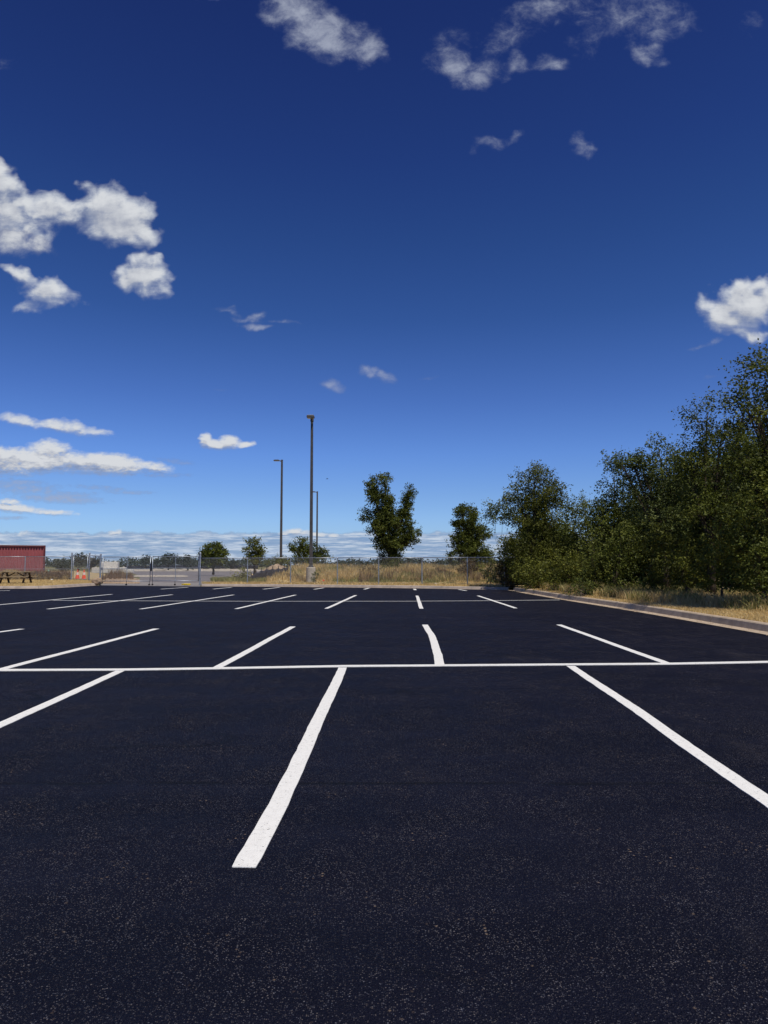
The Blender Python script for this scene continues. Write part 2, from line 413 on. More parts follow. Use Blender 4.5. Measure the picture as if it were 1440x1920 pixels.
fourth = [((302,1104.6),(352,1101.2)), ((400,1104.5),(434,1101.3)), ((494,1104.8),(524,1101.4)), ((589,1105),(607,1102.2)), ((683,1105),(692,1102.6)), ((779,1106.3),(776.6,1104.2)), ((874,1107.6),(860,1105.4)), ((-60,1109.5),(18,1107.2))]
for i, (a, b) in enumerate(fourth):
    paint_line([G(*a), G(*b)], .14, seed=40+i, label=('%s short parking line from the left against the far kerb' % nm[i]) if i < 7 else 'parking line end near the curving kerb at the far left')

# ---------------------------------------------------------------- foliage
GR = 'trees and bushes along the right kerb'
def leaves(P, D, k, size, rg, spread):
    """P sprig roots (S,3), D sprig vectors (S,3); k leaves each -> quads"""
    n = len(P); t = rg.random((n,k,1))**.8
    C = P[:,None,:] + D[:,None,:]*t + rg.normal(0, 1, (n,k,3))*spread*(1-.45*t)
    C = C.reshape(-1,3); m = len(C)
    a = rg.normal(0,1,(m,3)); a[:,2] = a[:,2]*.6-.25; a /= np.linalg.norm(a,axis=1)[:,None]
    b = rg.normal(0,1,(m,3)); b -= a*(a*b).sum(1)[:,None]; b /= np.linalg.norm(b,axis=1)[:,None]
    s = size*(.6+.8*rg.random((m,1)))
    nrm = np.cross(a, b)
    v0 = C; v1 = C + a*s*.5 + b*s*.30 + nrm*s*.06; v2 = C + a*s; v3 = C + a*s*.5 - b*s*.30 + nrm*s*.06
    V = np.stack([v0,v1,v2,v3],1).reshape(-1,3); Fc = np.arange(4*m).reshape(-1,4)
    return V, Fc
def grow(name, base, lobes, Z, mt, label, cat='tree', group=None, seed=0, leaf=.085, rin=.88, dens=1.0, trunk=.12, k=11, sprig=.5, clump=.42, depth=1.0, barkmat=None, stems=1, kind=None, dz=0.0):
    """lobes: (px, py, rx, ry[, depth shift m[, density]]) read against the photo at distance Z"""
    if group == GR and cat == 'tree' and Z < 34 and base[0]/base[1] > .25:
        base = (base[0]*1.09, base[1]*1.09, base[2]); Z *= 1.09; leaf *= 1.05
    rg = np.random.default_rng(seed); r = random.Random(seed)
    root = empty(name, base); bv = np.array(base)
    Vs, Fs, Ts, off = [], [], [], 0; mb = MB()
    cen = []
    for lb in lobes:
        c = at(lb[0], lb[1], Z + (lb[4] if len(lb) > 4 else 0)); dn = lb[5] if len(lb) > 5 else 1
        rx = lb[2]*Z/F; rz = lb[3]*Z/F; ry = (rx*.75+rz*.25)*depth
        cen.append((np.array(c), rx, ry, rz, dn))
    top = max(cen, key=lambda q: q[0][2]); mass = sum(c[0]*c[1]*c[3] for c in cen)/sum(c[1]*c[3] for c in cen)
    th = max(.3, (mass[2]-base[2])*.75)
    fork = np.array([base[0]*.6+mass[0]*.4, base[1]*.6+mass[1]*.4, base[2]+th*.55])
    O = Vector(base)
    def loc(p): return tuple(np.array(p)-bv)
    for sN in range(stems):
        ox = r.uniform(-.35,.35)*(stems > 1); oy = r.uniform(-.3,.3)*(stems > 1)
        b0 = np.array([base[0]+ox, base[1]+oy, base[2]-.05])
        mb.tube([loc(b0), loc(b0*.5+fork*.5+np.array([r.uniform(-.1,.1),0,0])), loc(fork)], [trunk*1.25, trunk, trunk*.8], 8)
    for (c, rx, ry, rz, dn) in cen:
        jj = np.array([r.uniform(-.15,.15), r.uniform(-.15,.15), 0])*min(1, rx)
        mid = fork*.45 + c*.55 + jj*1.6 + np.array([0,0,-.25*rz])
        tip = c + np.array([r.uniform(-.3,.3)*rx, r.uniform(-.2,.2)*ry, rz*.5])
        mb.tube([loc(fork), loc(mid), loc(c), loc(tip)], [trunk*.55, trunk*.33, trunk*.18, trunk*.05], 6)
        area = (rx*ry*rz)**(2/3)
        cw = 1.0 if cat == 'tree' and dens > 1.2 else 0.0; ncl = max(6, int(area*4.2*dn/(clump**2*1.15)*dens*(1-.52*cw)))
        d = rg.normal(0,1,(ncl,3)); d /= np.linalg.norm(d,axis=1)[:,None]
        rr = (rg.random((ncl,1))**.45)*rin
        cc = c + d*rr*np.array([rx,ry,rz])
        for q in range(min(ncl, 26)):
            p = cc[q]; m2 = c*.5+p*.5+np.array([0,0,-.08*rz]); st = mid if q % 2 else c
            mb.tube([loc(st), loc(m2), loc(p)], [trunk*.14, trunk*.09, trunk*.04], 4, caps=False)
        ns = 13 if cw else 6
        P = np.repeat(cc, ns, 0) + rg.normal(0,1,(ncl*ns,3))*clump*np.array([.42,.42,.27])
        D = (np.repeat(d, ns, 0)*.7 + rg.normal(0,1,(ncl*ns,3))*.55 + np.array([0,0,.35]))
        D /= np.linalg.norm(D,axis=1)[:,None]; D *= sprig*(.5+.8*rg.random((len(D),1)))
        V, Fc = leaves(P, D, k, leaf, rg, leaf*.75)
        t = np.repeat(np.clip(np.repeat(rg.random(ncl)**1.3*.78, ns) + rg.random(ncl*ns)*.16, 0, 1), k) + rg.random(len(Fc))*.20
        Vs.append(V - bv); Fs.append(Fc + off); Ts.append(t); off += len(V)
        # bare thin shoots carrying few leaves at the outline
    cr = npmesh('crown', np.concatenate(Vs), np.concatenate(Fs), 4, mt, root, np.concatenate(Ts))
    mb.build('trunk', barkmat or M['bark'], root, smooth=True)
    tag(root, label, cat, group, kind)
    return root
def gnd(px, Y, z=VZ): return (at(px,1059,Y).x, Y, z)

GR = 'trees and bushes along the right kerb'
# right-hand row, near to far
grow('tree', gnd(1455,17.5), [(1452,700,38,70),(1420,770,60,48),(1475,850,90,90),(1400,860,50,50),(1440,960,85,85),(1395,1010,45,60,.3),(1500,760,70,80)], 17, M['leaf_dark'],
     'tallest dark tree rising at the right edge of the photo', group=GR, seed=1, leaf=0.067, dens=3.09, trunk=.15, k=12)
grow('tree', gnd(1335,20.5), [(1325,790,36,36,0,.7),(1350,840,55,48),(1300,880,50,48),(1370,920,50,60),(1330,970,70,60),(1390,790,28,40,0,.6)], 20.5, M['leaf_dark'],
     'tree with a feathery peaked top, just left of the tallest tree', group=GR, seed=2, leaf=0.070, dens=2.83, trunk=.13, k=12)
grow('tree', gnd(1250,25), [(1240,862,42,34,0,.7),(1212,900,42,42),(1270,900,45,45),(1235,960,62,50),(1275,990,55,50),(1165,868,20,9,0,.5),(1190,876,20,12,0,.5)], 25, M['leaf_blue'],
     'grey green tree with a thin branch reaching left over the sky', group=GR, seed=3, leaf=0.080, dens=2.83, trunk=.13, k=11)
grow('tree', gnd(1150,29), [(1152,905,20,34,0,.9),(1160,955,44,40),(1130,985,40,40),(1190,985,48,45),(1160,1030,60,40)], 29, M['leaf_dark'],
     'dark bushy tree with one narrow upright spire', group=GR, seed=4, leaf=0.085, dens=2.72, trunk=.11, k=11)
grow('tree', gnd(1080,33), [(1098,948,30,32,0,.55),(1080,975,34,34,0,.6),(1110,1000,40,38),(1085,1045,42,35)], 33, M['leaf_olive'],
     'loose pale green tree with sky showing through, behind the kerb bend', group=GR, seed=5, leaf=0.085, dens=2.34, trunk=.09, k=10)
grow('tree', gnd(1000,37), [(1003,905,30,34),(1022,930,42,34),(972,935,28,22),(985,965,48,40),(1035,970,36,40,0,.7),(1000,1020,58,45),(965,1035,34,34),(1045,1030,36,38),(1000,1065,60,28)], 37, M['leaf_mid'],
     'broad rounded olive tree standing alone at the far end of the right row', group=GR, seed=6, leaf=0.090, dens=2.72, trunk=.12, k=11)
grow('tree', gnd(940,40), [(930,952,22,20,0,1.2),(942,962,20,20,0,1.1),(925,975,14,14,0,1.0)], 39.5, M['leaf_blue'],
     'slender pale leafed sapling leaning left from the end of the row', group=GR, seed=7, leaf=0.088, dens=1.48, trunk=.018, k=9)
# second line of trees standing behind
grow('tree', gnd(1400,27), [(1410,850,80,60),(1360,900,70,60),(1430,940,90,80),(1370,1010,80,60)], 27, M['leaf_dark'], 'dark tree mass seen behind the peaked tree, second line', group=GR, seed=8, leaf=0.088, dens=1.98, trunk=.14, k=9)
grow('tree', gnd(1260,34), [(1240,930,60,40),(1310,940,60,60),(1270,1000,80,50),(1200,1000,50,45)], 34, M['leaf_dark'], 'dark tree filling in behind the grey green one', group=GR, seed=9, leaf=0.096, dens=1.85, trunk=.14, k=9)
# undergrowth shrubs
sh = [
 (1425,18.2,[(1425,1045,60,42),(1460,1085,60,28)],'leaf_dark','dark undergrowth bush beneath the tallest tree'),
 (1350,20.5,[(1345,1050,55,42),(1375,1090,45,20)],'leaf_dark','dark bush beneath the peaked tree'),
 (1285,22.5,[(1285,1050,50,38),(1300,1085,40,18)],'leaf_mid','olive bush between the grey green tree and the peaked tree'),
 (1222,24.5,[(1225,1035,42,48),(1240,1088,40,18)],'leaf_mid','olive bush beneath the thin reaching branch'),
 (1165,26.5,[(1165,1032,34,52),(1160,1092,40,18)],'leaf_dark','tall dark bush in front of the spired tree'),
 (1112,26.8,[(1116,1042,28,48),(1108,1098,26,20)],'leaf_olive','yellowish bush spilling towards the kerb joints'),
 (1062,31.5,[(1060,1062,40,34),(1050,1090,38,16)],'leaf_mid','olive bush below the loose pale tree'),
 (1000,34.5,[(1002,1070,40,26),(1010,1092,36,14)],'leaf_mid','brownish green bush at the foot of the broad rounded tree'),
 (955,37.3,[(958,1082,22,22),(948,1070,20,16)],'leaf_brown','brown dry bush where the fence meets the right kerb'),
 (1085,26.2,[(1092,1100,16,14)],'leaf_dark','small dark bush hanging over the kerb'),
]
for i, (px, Y, lb, mt, lab) in enumerate(sh):
    grow('bush', gnd(px, Y), lb, Y, M[mt], lab, 'bush', GR, 60+i, leaf=.052+.0011*Y, dens=1.9, trunk=.035, k=11, sprig=.4, clump=.36, stems=4)
def thicket():
    sil = [(948,1068),(985,985),(1020,950),(1060,985),(1085,1030),(1120,1020),(1150,975),(1200,945),(1250,915),(1300,885),(1350,855),(1400,850),(1440,830),(1560,820)]
    dep = [(948,42),(1000,42),(1080,39),(1150,36),(1250,31),(1350,27),(1450,24),(1560,22)]
    rg = np.random.default_rng(44); n = 15000
    px = rg.uniform(948, 1560, n); Y = np.interp(px, *zip(*dep)) + rg.uniform(-1.2, 2.5, n)
    topz = CH + (1059-np.interp(px, *zip(*sil)))/F*Y; topz = topz*(.86+.10*np.sin(px*.09)+.06*np.sin(px*.31))
    z = VZ + (topz-VZ)*rg.random(n)**.8
    P = np.stack([(px-CX)/F*Y, Y, z], 1); D = rg.normal(0,1,(n,3))*.35+np.array([0,0,.25])
    V, Fc = leaves(P, D, 10, .14, rg, .16)
    o = npmesh('thicket', V, Fc, 4, M['leaf_dark'], None, np.repeat(rg.random(n)*.6, 10)+rg.random(len(Fc))*.25)
    tag(o, 'dark dense thicket filling the shade behind the right row of trees', 'thicket', kind='stuff')
thicket()
# trees beyond the long fence
GT = 'trees beyond the long fence'
grow('tree', gnd(732,57), [(698,908,10,15),(721,902,9,14),(706,932,17,22),(728,936,14,20),(765,925,8,18),(760,952,11,20),(742,978,32,24),(712,992,24,20),(688,966,6,11,0,.7),(735,1016,36,20),(768,1004,19,17),(735,1046,24,16),(718,962,20,18)], 57, M['leaf_dark'],
     'tall ragged tree with three upright leaf spires, left of the pair beyond the fence', group=GT, seed=11, leaf=.12, dens=2.6, trunk=.20, k=12, sprig=.40, clump=.36, rin=.86)
grow('tree', gnd(880,54), [(866,958,13,14),(885,966,11,15),(872,985,22,20),(893,1004,24,22),(866,1016,20,20),(885,1036,32,18),(904,1044,16,15),(852,1046,12,9)], 54, M['leaf_dark'],
     'dark conical tree right of the three spired one beyond the fence', group=GT, seed=12, leaf=.12, dens=2.6, trunk=.17, k=12, sprig=.40, clump=.36, rin=.86)
grow('tree', gnd(575,72), [(563,1022,14,14),(572,1032,24,12),(552,1030,10,6),(605,1040,14,9),(598,1035,10,7),(580,1048,30,8)], 72, M['leaf_dark'],
     'low spreading tree behind the tall near light pole', group=GT, seed=13, leaf=.17, dens=1.1, trunk=.12, k=11)
grow('tree', gnd(477,78), [(477,1022,12,12),(468,1034,10,10),(488,1034,10,10),(477,1045,17,10)], 78, M['leaf_mid'],
     'small round topped tree left of the second light pole', group=GT, seed=14, leaf=.19, dens=1.1, trunk=.12, k=11)
grow('tree', gnd(400,88), [(398,1030,18,12),(408,1040,18,12),(388,1042,14,12),(402,1052,26,10)], 88, M['leaf_dark'],
     'dark dome shaped tree right of the tall gate post', group=GT, seed=15, leaf=.20, dens=1.2, trunk=.13, k=11)
# low growth behind the fence
lw = [
 (1048,(520,66),[(520,1052,28,6)],'leaf_mid','bush row behind the second light pole'),
 (0,(880,49),[(882,1066,24,12)],'leaf_brown','reddish brown bush at the foot of the conical tree'),
 (0,(735,52),[(735,1068,24,12)],'leaf_dark','dark bush at the foot of the three spired tree'),
 (0,(690,50),[(693,1073,17,11)],'leaf_brown','brown dead bush left of the three spired tree'),
 (0,(825,50),[(828,1074,20,8)],'weed','brown weed bush between the two tall trees'),
 (0,(592,45.4),[(593,1079,6,8),(588,1086,4,5)],'leaf_blue','small grey green shrub against the concrete pole base'),
 (0,(915,44),[(915,1068,18,16),(930,1080,16,16)],'leaf_mid','olive bush at the right end of the long fence'),
 (0,(445,50),[(448,1083,16,9),(458,1075,9,9)],'greengrass','green weed bush by the road edge behind the fence'),
]
for i, (_, (px, Y), lb, mt, lab) in enumerate(lw):
    sm_ = lb[0][2] < 10
    grow('bush', gnd(px, Y), lb, Y, M[mt], lab, 'bush', None, 90+i, leaf=.055 if sm_ else .11, dens=.5 if sm_ else 1.0, trunk=.012 if sm_ else .03, k=9, sprig=.12 if sm_ else .3, clump=.12 if sm_ else .28, stems=3)
# distant trees beyond the gate
GD = 'distant trees beyond the gate'
dt = [
 (318,150,[(315,1050,16,8),(328,1047,12,8),(305,1055,12,7)],'distant dark rounded tree behind the right gate leaf'),
 (350,150,[(352,1050,13,8),(342,1054,12,7),(362,1056,9,6)],'distant dark tree between the right gate leaf and the tall gate post'),
 (276,170,[(271,1053,5,5),(279,1051,4,6)],'tiny distant tree just left of where the gate leaves meet'),
 (144,120,[(146,1056,12,9),(153,1050,7,7)],'distant tree seen through the narrow walk gate'),
 (178,130,[(176,1053,12,8),(168,1058,10,6)],'distant tree between the walk gate and the double gate'),
 (115,115,[(120,1058,10,7),(108,1061,12,6),(128,1062,9,8)],'distant tree between the maroon container and the walk gate'),
 (382,160,[(440,1055,5,4),(432,1058,9,5)],'tiny distant tree left of the small round topped tree'),
 (905,160,[(843,1050,6,7)],'tiny distant rounded tree between the two tall trees'),
]
for i, (px, Y, lb, lab) in enumerate(dt):
    grow('tree', (at(lb[0][0],1059,Y).x, Y, -.05), [(a,b,c,d) for a,b,c,d in lb], Y, M['leaf_hazed'], lab, 'tree', GD, 110+i, leaf=.33, dens=.9, trunk=.15, k=9, sprig=.8, clump=.7)
# far woodland edge on the horizon
def far_wood():
    rg = np.random.default_rng(5); P = []
    n = 5200
    az = rg.uniform(-.62, .62, n); Y = rg.uniform(380, 470, n)
    hh = 2.9 + 1.1*np.sin(az*23+1)*np.sin(az*61) + 1.0*np.sin(az*140+2)*.5 + .9*rg.random(n)
    hh = np.where((az > -.22) & (az < -.02), hh*.95, hh)
    z = hh*rg.random(n)**.6
    P = np.stack([az*Y, Y, z], 1)
    D = rg.normal(0,1,(n,3))*.7 + np.array([0,0,.6])
    V, Fc = leaves(P, D, 7, 1.1, rg, .7)
    o = npmesh('far_woodland', V, Fc, 4, M['leaf_hazed'], None, np.repeat(rg.random(n)*.7, 7)+rg.random(len(Fc))*.2)
    tag(o, 'low dark woodland along the horizon', 'woodland', kind='stuff')
far_wood()

# ---------------------------------------------------------------- grass
def blades(name, XY, Zb, H, w, mt, label, seed=0, lean=.35, cat='grass'):
    rg = np.random.default_rng(seed); n = len(XY)
    a = rg.uniform(0, 2*np.pi, n); c = np.stack([np.cos(a), np.sin(a), np.zeros(n)], 1)
    l = rg.normal(0,1,(n,3))*lean; l[:,2] = 0
    P = np.column_stack([XY, Zb]); H = H[:,None]; W = (w*(.6+.8*rg.random(n)))[:,None]
    mid = P + l*H*.35 + np.array([0,0,1])*H*.6; top = P + l*H*.95 + np.array([0,0,1])*H
    V = np.stack([P-c*W, P+c*W, mid+c*W*.8, mid-c*W*.8, top+c*W*.15, top-c*W*.15], 1).reshape(-1,3)
    i = np.arange(n)[:,None]*6
    Fc = np.concatenate([i+np.array([[0,1,2,3]]), i+np.array([[3,2,4,5]])], 1).reshape(-1,4)
    t = np.repeat(rg.random(n), 2)
    return tag(npmesh(name, V, Fc, 4, mt, None, t), label, cat, kind='stuff')
def fbm2(x, y, s, seed):
    rg = np.random.default_rng(seed); v = 0
    for k in range(7):
        f = s*(1.7**(k*.6)); th = rg.uniform(0, 6.28); ph = rg.uniform(0, 6.28)
        v = v + np.sin((x*math.cos(th)+y*math.sin(th))*f+ph)
    return v/3.0
# bank of rough grass behind the long fence
def bank_h(x, y):
    px = CX + x/y*F
    rise = np.clip((y-45.5)/8.5, 0, 1); rise = rise*rise*(3-2*rise)
    side = np.clip((px-478)/55, 0, 1)
    endr = np.clip((990-px)/60, 0, 1)
    return VZ + .012 + rise*(.50+.10*np.sin(x*.9)+.07*np.sin(x*2.3+y))*side*(.55+.45*endr)
gx = np.linspace(-13.5, 12, 90); gy = np.linspace(44.0, 92, 60)
X, Y = np.meshgrid(gx, gy); 
X = X*(Y/48.0)
Zh = bank_h(X, Y)
V = np.stack([X, Y, Zh], -1).reshape(-1,3); idx = np.arange(90*60).reshape(60,90)
Fc = np.stack([idx[:-1,:-1], idx[:-1,1:], idx[1:,1:], idx[1:,:-1]], -1).reshape(-1,4)
pxv = (CX + V[:,0]/V[:,1]*F)[Fc].min(1); Fc = Fc[(pxv > 470) & (pxv < 985)]
tag(npmesh('grass_bank', V, Fc, 4, M['verge'], None, smooth=True), 'rising rough grass bank behind the long fence', kind='structure')
rg = np.random.default_rng(3)
def scatter(n, px0, px1, y0, y1, power=1.0, seed=0):
    r = np.random.default_rng(seed); y = y0+(y1-y0)*r.random(n)**power; px = r.uniform(px0, px1, n)
    return (px-CX)/F*y, y, px
x, y, px = scatter(60000, 478, 950, 45.3, 70, 1.3, 1)
p = fbm2(x, y, .8, 4); keep = (p > -.65) & (np.random.default_rng(77).random(len(px)) < np.clip((px-476)/75, .05, 1)) & ~((np.abs(px-583) < 12) & (y < 46.6)) & ~((px < 545) & (y > 51.5))
d = np.clip((y-45.3)/2.2, .15, 1)
H = (.28+.34*rg.random(len(x))+.16*p)*d*(.30+.80*np.clip((px-495)/75, 0, 1))
tan = keep & ~((fbm2(x,y,.5,8) > .35)); grn = keep & (fbm2(x,y,.5,8) > .12) & (rg.random(len(x)) < .7)
blades('dry_grass', np.stack([x,y],1)[tan], bank_h(x,y)[tan], np.clip(H[tan],.06,.9), .016, M['straw'], 'tall straw coloured grass on the bank behind the long fence', 1)
blades('weed_grass', np.stack([x,y],1)[grn], bank_h(x,y)[grn], np.clip(H[grn],.06,.8)*.9, .018, M['greengrass'], 'greenish weedy grass patches on the bank behind the fence', 2)
x, y, px = scatter(9000, 640, 950, 45.8, 60, 1, 6); p = fbm2(x,y,.7,12) > .45
blades('seed_weeds', np.stack([x,y],1)[p], bank_h(x,y)[p], .35+.5*rg.random(int(p.sum())), .016, M['weed'], 'brown seed weeds standing in the bank grass', 3, .2)
x, y, px = scatter(12000, 380, 950, 43.5, 45.8, 1, 7)
fy = np.interp(px, [375,640,950], [43.3, 41.9, 37.6]); y2 = fy+.55+rg.random(len(x))*3.4; x2 = (px-CX)/F*y2
blades('stubble_grass', np.stack([x2,y2],1), np.full(len(x2), VZ), .03+.11*rg.random(len(x2)), .014, M['straw'], 'short dry stubble between the far kerb and the fence', 4)
# right verge
def rv(n, a, b, y0, y1, seed, pw=1.0):
    r = np.random.default_rng(seed); y = y0+(y1-y0)*r.random(n)**1.2; u = r.random(n)**pw
    ks = sorted([(q.y, q.x) for q in right_back]); kx = np.interp(y, [q[0] for q in ks], [q[1] for q in ks])
    return kx+a+(b-a)*u, y
x, y = rv(110000, .02, 3.2, 9, 37.5, 11)
h = (.035+.05*rg.random(len(x)))
blades('lawn_grass', np.stack([x,y],1), np.full(len(x), VZ), h, .0055, M['straw'], 'short golden dry lawn along the right kerb', 5)
x, y = rv(42000, .55, 4.2, 13, 37.5, 12)
tt = np.clip((y-15)/8, 0, 1)                   # nearer part of the strip is mown wider
ks = sorted([(q.y, q.x) for q in right_back]); kx = np.interp(y, [q[0] for q in ks], [q[1] for q in ks])
ed = 2.2 - 1.95*tt; p = (x-kx > ed+.25*fbm2(x,y,1.6,3))
hh = (.13+.26*rg.random(len(x)))*np.clip((x-kx-ed)/.5+.35, .3, 1)
blades('tall_dry_grass', np.stack([x,y],1)[p], np.full(int(p.sum()), VZ), hh[p], .009, M['straw'], 'taller dry grass fringe under the right hand bushes', 6)
q = p & (fbm2(x,y,1.1,9) > .2)
blades('tall_weed_grass', np.stack([x+.03,y+.02],1)[q], np.full(int(q.sum()), VZ), hh[q]*1.25, .010, M['greengrass'], 'greenish weeds mixed into the fringe under the bushes', 7)
# left verge
x, y, px = scatter(26000, -60, 186, 44, 56, 1, 21)
fy = np.interp(px, [0,70,112,150,188], [39.6,39.6,40.8,43.2,46.0]); y = fy+.3+(56.5-fy)*rg.random(len(x)); x = (px-CX)/F*y
blades('lawn_grass', np.stack([x,y],1), np.full(len(x), VZ), .04+.06*rg.random(len(x)), .012, M['straw'], 'short golden dry grass around the picnic table', 8)
x, y, px = scatter(15000, -60, 134, 54.4, 57.2, 1, 22)
hm = .32+.40*np.exp(-((px-25)/22)**2) + .1*fbm2(x,y,1.5,5)
blades('tall_dry_grass', np.stack([x,y],1), np.full(len(x), VZ), np.clip(hm*(.5+.7*rg.random(len(x))),.1,1.4), .017, M['straw'], 'tall straw grass in front of the maroon container', 9)
x, y, px = scatter(5000, -60, 134, 54.4, 57.2, 1, 24)
blades('seed_weeds', np.stack([x,y],1), np.full(len(x), VZ), .3+.55*rg.random(len(x)), .016, M['weed'], 'brown weeds mixed into the grass by the container', 11)
x, y, px = scatter(1500, 193, 252, 55, 62, 1, 23)
blades('seed_weeds', np.stack([x,y],1), np.full(len(x), -.02), np.clip((.25+1.0*rg.random(len(x))**1.6)*(1-.5*np.abs(px-222)/30)+.15*fbm2(x,y,2.2,5), .1, 1.3), .016, M['weed'], 'upright brown weeds behind the left gate leaf', 10, .15)
# tufts at road edge by the fence
x, y, px = scatter(3500, 395, 500, 46.5, 54, 1, 25); k2 = px > 395+(54-y)*1.0
blades('weed_grass', np.stack([x,y],1)[k2], np.full(int(k2.sum()), VZ), .1+.25*rg.random(int(k2.sum())), .018, M['greengrass'], 'green weeds at the edge of the old road', 12)

# ---------------------------------------------------------------- chain link fences
def bar(mb, a, b, r, n=8): mb.tube([a, b], r, n)
def mesh_panel(a, b, z0, z1, parent, name='wire_mesh', pitch=.105, r=.0038):
    a = Vector(a); b = Vector(b); L = (b-a).length; u = (b-a)/L; Hh = z1-z0; mb = MB()
    s = -Hh
    while s < L:
        for sg in (1, -1):
            s0, t0, s1, t1 = s, 0.0, s+Hh, Hh
            if s0 < 0: t0 = -s0; s0 = 0
            if s1 > L: t1 -= (s1-L); s1 = L
            if t1-t0 > .02:
                if sg < 0: t0, t1 = Hh-t0, Hh-t1
                p = a+u*s0; q = a+u*s1
                bar(mb, (p.x,p.y,z0+t0), (q.x,q.y,z0+t1), r, 3)
        s += pitch
    return mb.build(name, M['wire'], parent)
def post(p, z0, h, r, parent, cap=True, name='post'):
    mb = MB(); mb.lathe((p[0],p[1],z0), [(r,0),(r,h-.04),(r*1.25,h-.04),(r*1.25,h-.01),(r*.8,h+.025),(r*.2,h+.04)], 12)
    return mb.build(name, M['galv'], parent, smooth=False)
def fence(pts, h, label, posts, mid=False, first_r=.03):
    root = empty('chain_link_fence', (0,0,0)); tag(root, label, 'fence')
    for i, p in enumerate(posts): post(p, VZ-.05, h+.05, .033, root)
    tr = MB()
    for a, b in zip(pts, pts[1:]): bar(tr, (a[0],a[1],VZ+h), (b[0],b[1],VZ+h), .024)
    tr.build('top_rail', M['galv'], root, smooth=True)
    if mid:
        tr = MB()
        for a, b in zip(pts, pts[1:]): bar(tr, (a[0],a[1],VZ+h*.48), (b[0],b[1],VZ+h*.48), .016)
        tr.build('middle_rail', M['galv'], root)
    for a, b in zip(pts, pts[1:]): mesh_panel((a[0],a[1]), (b[0],b[1]), VZ+.04, VZ+h, root)
    return root
def fx(px, Y): return (at(px,1059,Y).x, Y)
FA = fx(377,45.2); FB = fx(968,40.0)
def on(px):                                   # point of the long fence line seen at this column
    s = (px-CX)/F; dx = FB[0]-FA[0]; dy = FB[1]-FA[1]
    t = (s*FA[1]-FA[0])/(dx-s*dy); return (FA[0]+dx*t, FA[1]+dy*t)
fp = [on(q) for q in (465,545.5,633,710,791,876,945)]
fence([on(380)]+fp+[FB], 1.60, 'long chain link fence running from the double gate to the right hand trees', fp)
LA = fx(-120,54.6); LB = fx(132,54)
lp = [fx(-38,54.4), fx(47,54.2)]
fence([LA, fx(-38,54.4), fx(47,54.2), LB], 1.80, 'chain link fence in front of the maroon container', lp, mid=True)

# gates
P134 = fx(134.5,54); P167 = fx(167.5,52.5); P188 = fx(188.5,45.6); P375 = fx(375.3,45.4)
def gate_post(p, h, label, r=.055):
    root = empty('gate_post', (p[0],p[1],0)); tag(root, label, 'gate post', 'tall steel gate posts')
    post((0,0), 0, h, r, root, name='post_tube')
    for z in (.45, h*.55, h-.25):
        mb = MB(); mb.lathe((0,0,z), [(r*1.18,0),(r*1.25,.01),(r*1.25,.05),(r*1.18,.06)], 12); mb.build('hinge_band', M['galv'], root)
gate_post(P134, 2.20, 'steel post left of the narrow walk gate')
gate_post(P167, 2.17, 'steel post right of the narrow walk gate')
gate_post(P188, 1.98, 'steel post where the double gate meets the dirt bank')
gate_post(P375, 2.05, 'steel post at the right end of the double gate')
def leaf_gate(a, b, z0, zm, z1, verts, label, name='gate_leaf', group=None):
    root = empty(name, (0,0,0)); tag(root, label, 'gate', group)
    mb = MB(); A = Vector(a); B = Vector(b)
    for z in (z0, z1): bar(mb, (A.x,A.y,z), (B.x,B.y,z), .024)
    for p in (A, B): bar(mb, (p.x,p.y,z0-.02), (p.x,p.y,z1+.02), .027)
    mb.build('frame', M['galv'], root, smooth=True)
    mb = MB(); bar(mb, (A.x,A.y,zm), (B.x,B.y,zm), .020); mb.build('middle_rail', M['galv'], root)
    for t in verts:
        p = A.lerp(B, t); mb = MB(); bar(mb, (p.x,p.y,z0), (p.x,p.y,z1), .018); mb.build('upright', M['galv'], root)
    mesh_panel(a, b, z0, z1, root)
    return root
def lerp2(a, b, t): return (a[0]+(b[0]-a[0])*t, a[1]+(b[1]-a[1])*t)
span = lambda q: fx(q, 45.5)
GG = 'two leaves of the double gate'
g1 = leaf_gate(span(193), span(282), .26, 1.04, 1.80, (.51,), 'left leaf of the wide chain link double gate', group=GG)
g2 = leaf_gate(span(286), span(372.5), .28, 1.09, 1.83, (.50,), 'right leaf of the wide chain link double gate', group=GG)
mb = MB(); q = span(284); mb.box((q[0], q[1]-.06, .98), (.10,.05,.16)); mb.box((q[0], q[1]-.06, 1.25), (.07,.05,.40)); mb.build('latch', M['black_shroud'], g2)
for g, px in ((g1,238),(g1,281),(g2,287),(g2,329)):
    q = span(px); mb = MB(); mb.lathe((q[0],q[1]-.03,.0), [(.05,0),(.06,.02),(.06,.08),(.02,.10)], 10); bar(mb, (q[0],q[1]-.03,.08), (q[0],q[1]-.03,.27), .014); mb.build('drop_foot', M['rubber'], g)
g3 = leaf_gate(lerp2(P134,P167,.10), lerp2(P134,P167,.90), .24, 1.02, 2.02, (), 'narrow walk gate of chain link with two cones behind it', 'walk_gate')
q = lerp2(P134,P167,.92); mb = MB(); mb.box((q[0], q[1]-.05, 1.1), (.16,.06,.14)); bar(mb, (q[0]-.15,q[1]-.09,1.14), (q[0]+.1,q[1]-.09,1.14), .015); mb.build('latch', M['galv'], g3)
# short fixed panel between walk gate and double gate
rt = empty('fence_panel', (0,0,0)); tag(rt, 'short fixed fence panel between the walk gate and the double gate', 'fence panel')
mb = MB(); bar(mb, (P167[0]+.1,P167[1],2.0), (P188[0],P188[1]+.1,1.85), .024); mb.build('top_rail', M['galv'], rt)
mesh_panel((P167[0]+.08,P167[1]-.1), (P188[0],P188[1]+.1), .15, 1.88, rt, pitch=.34)

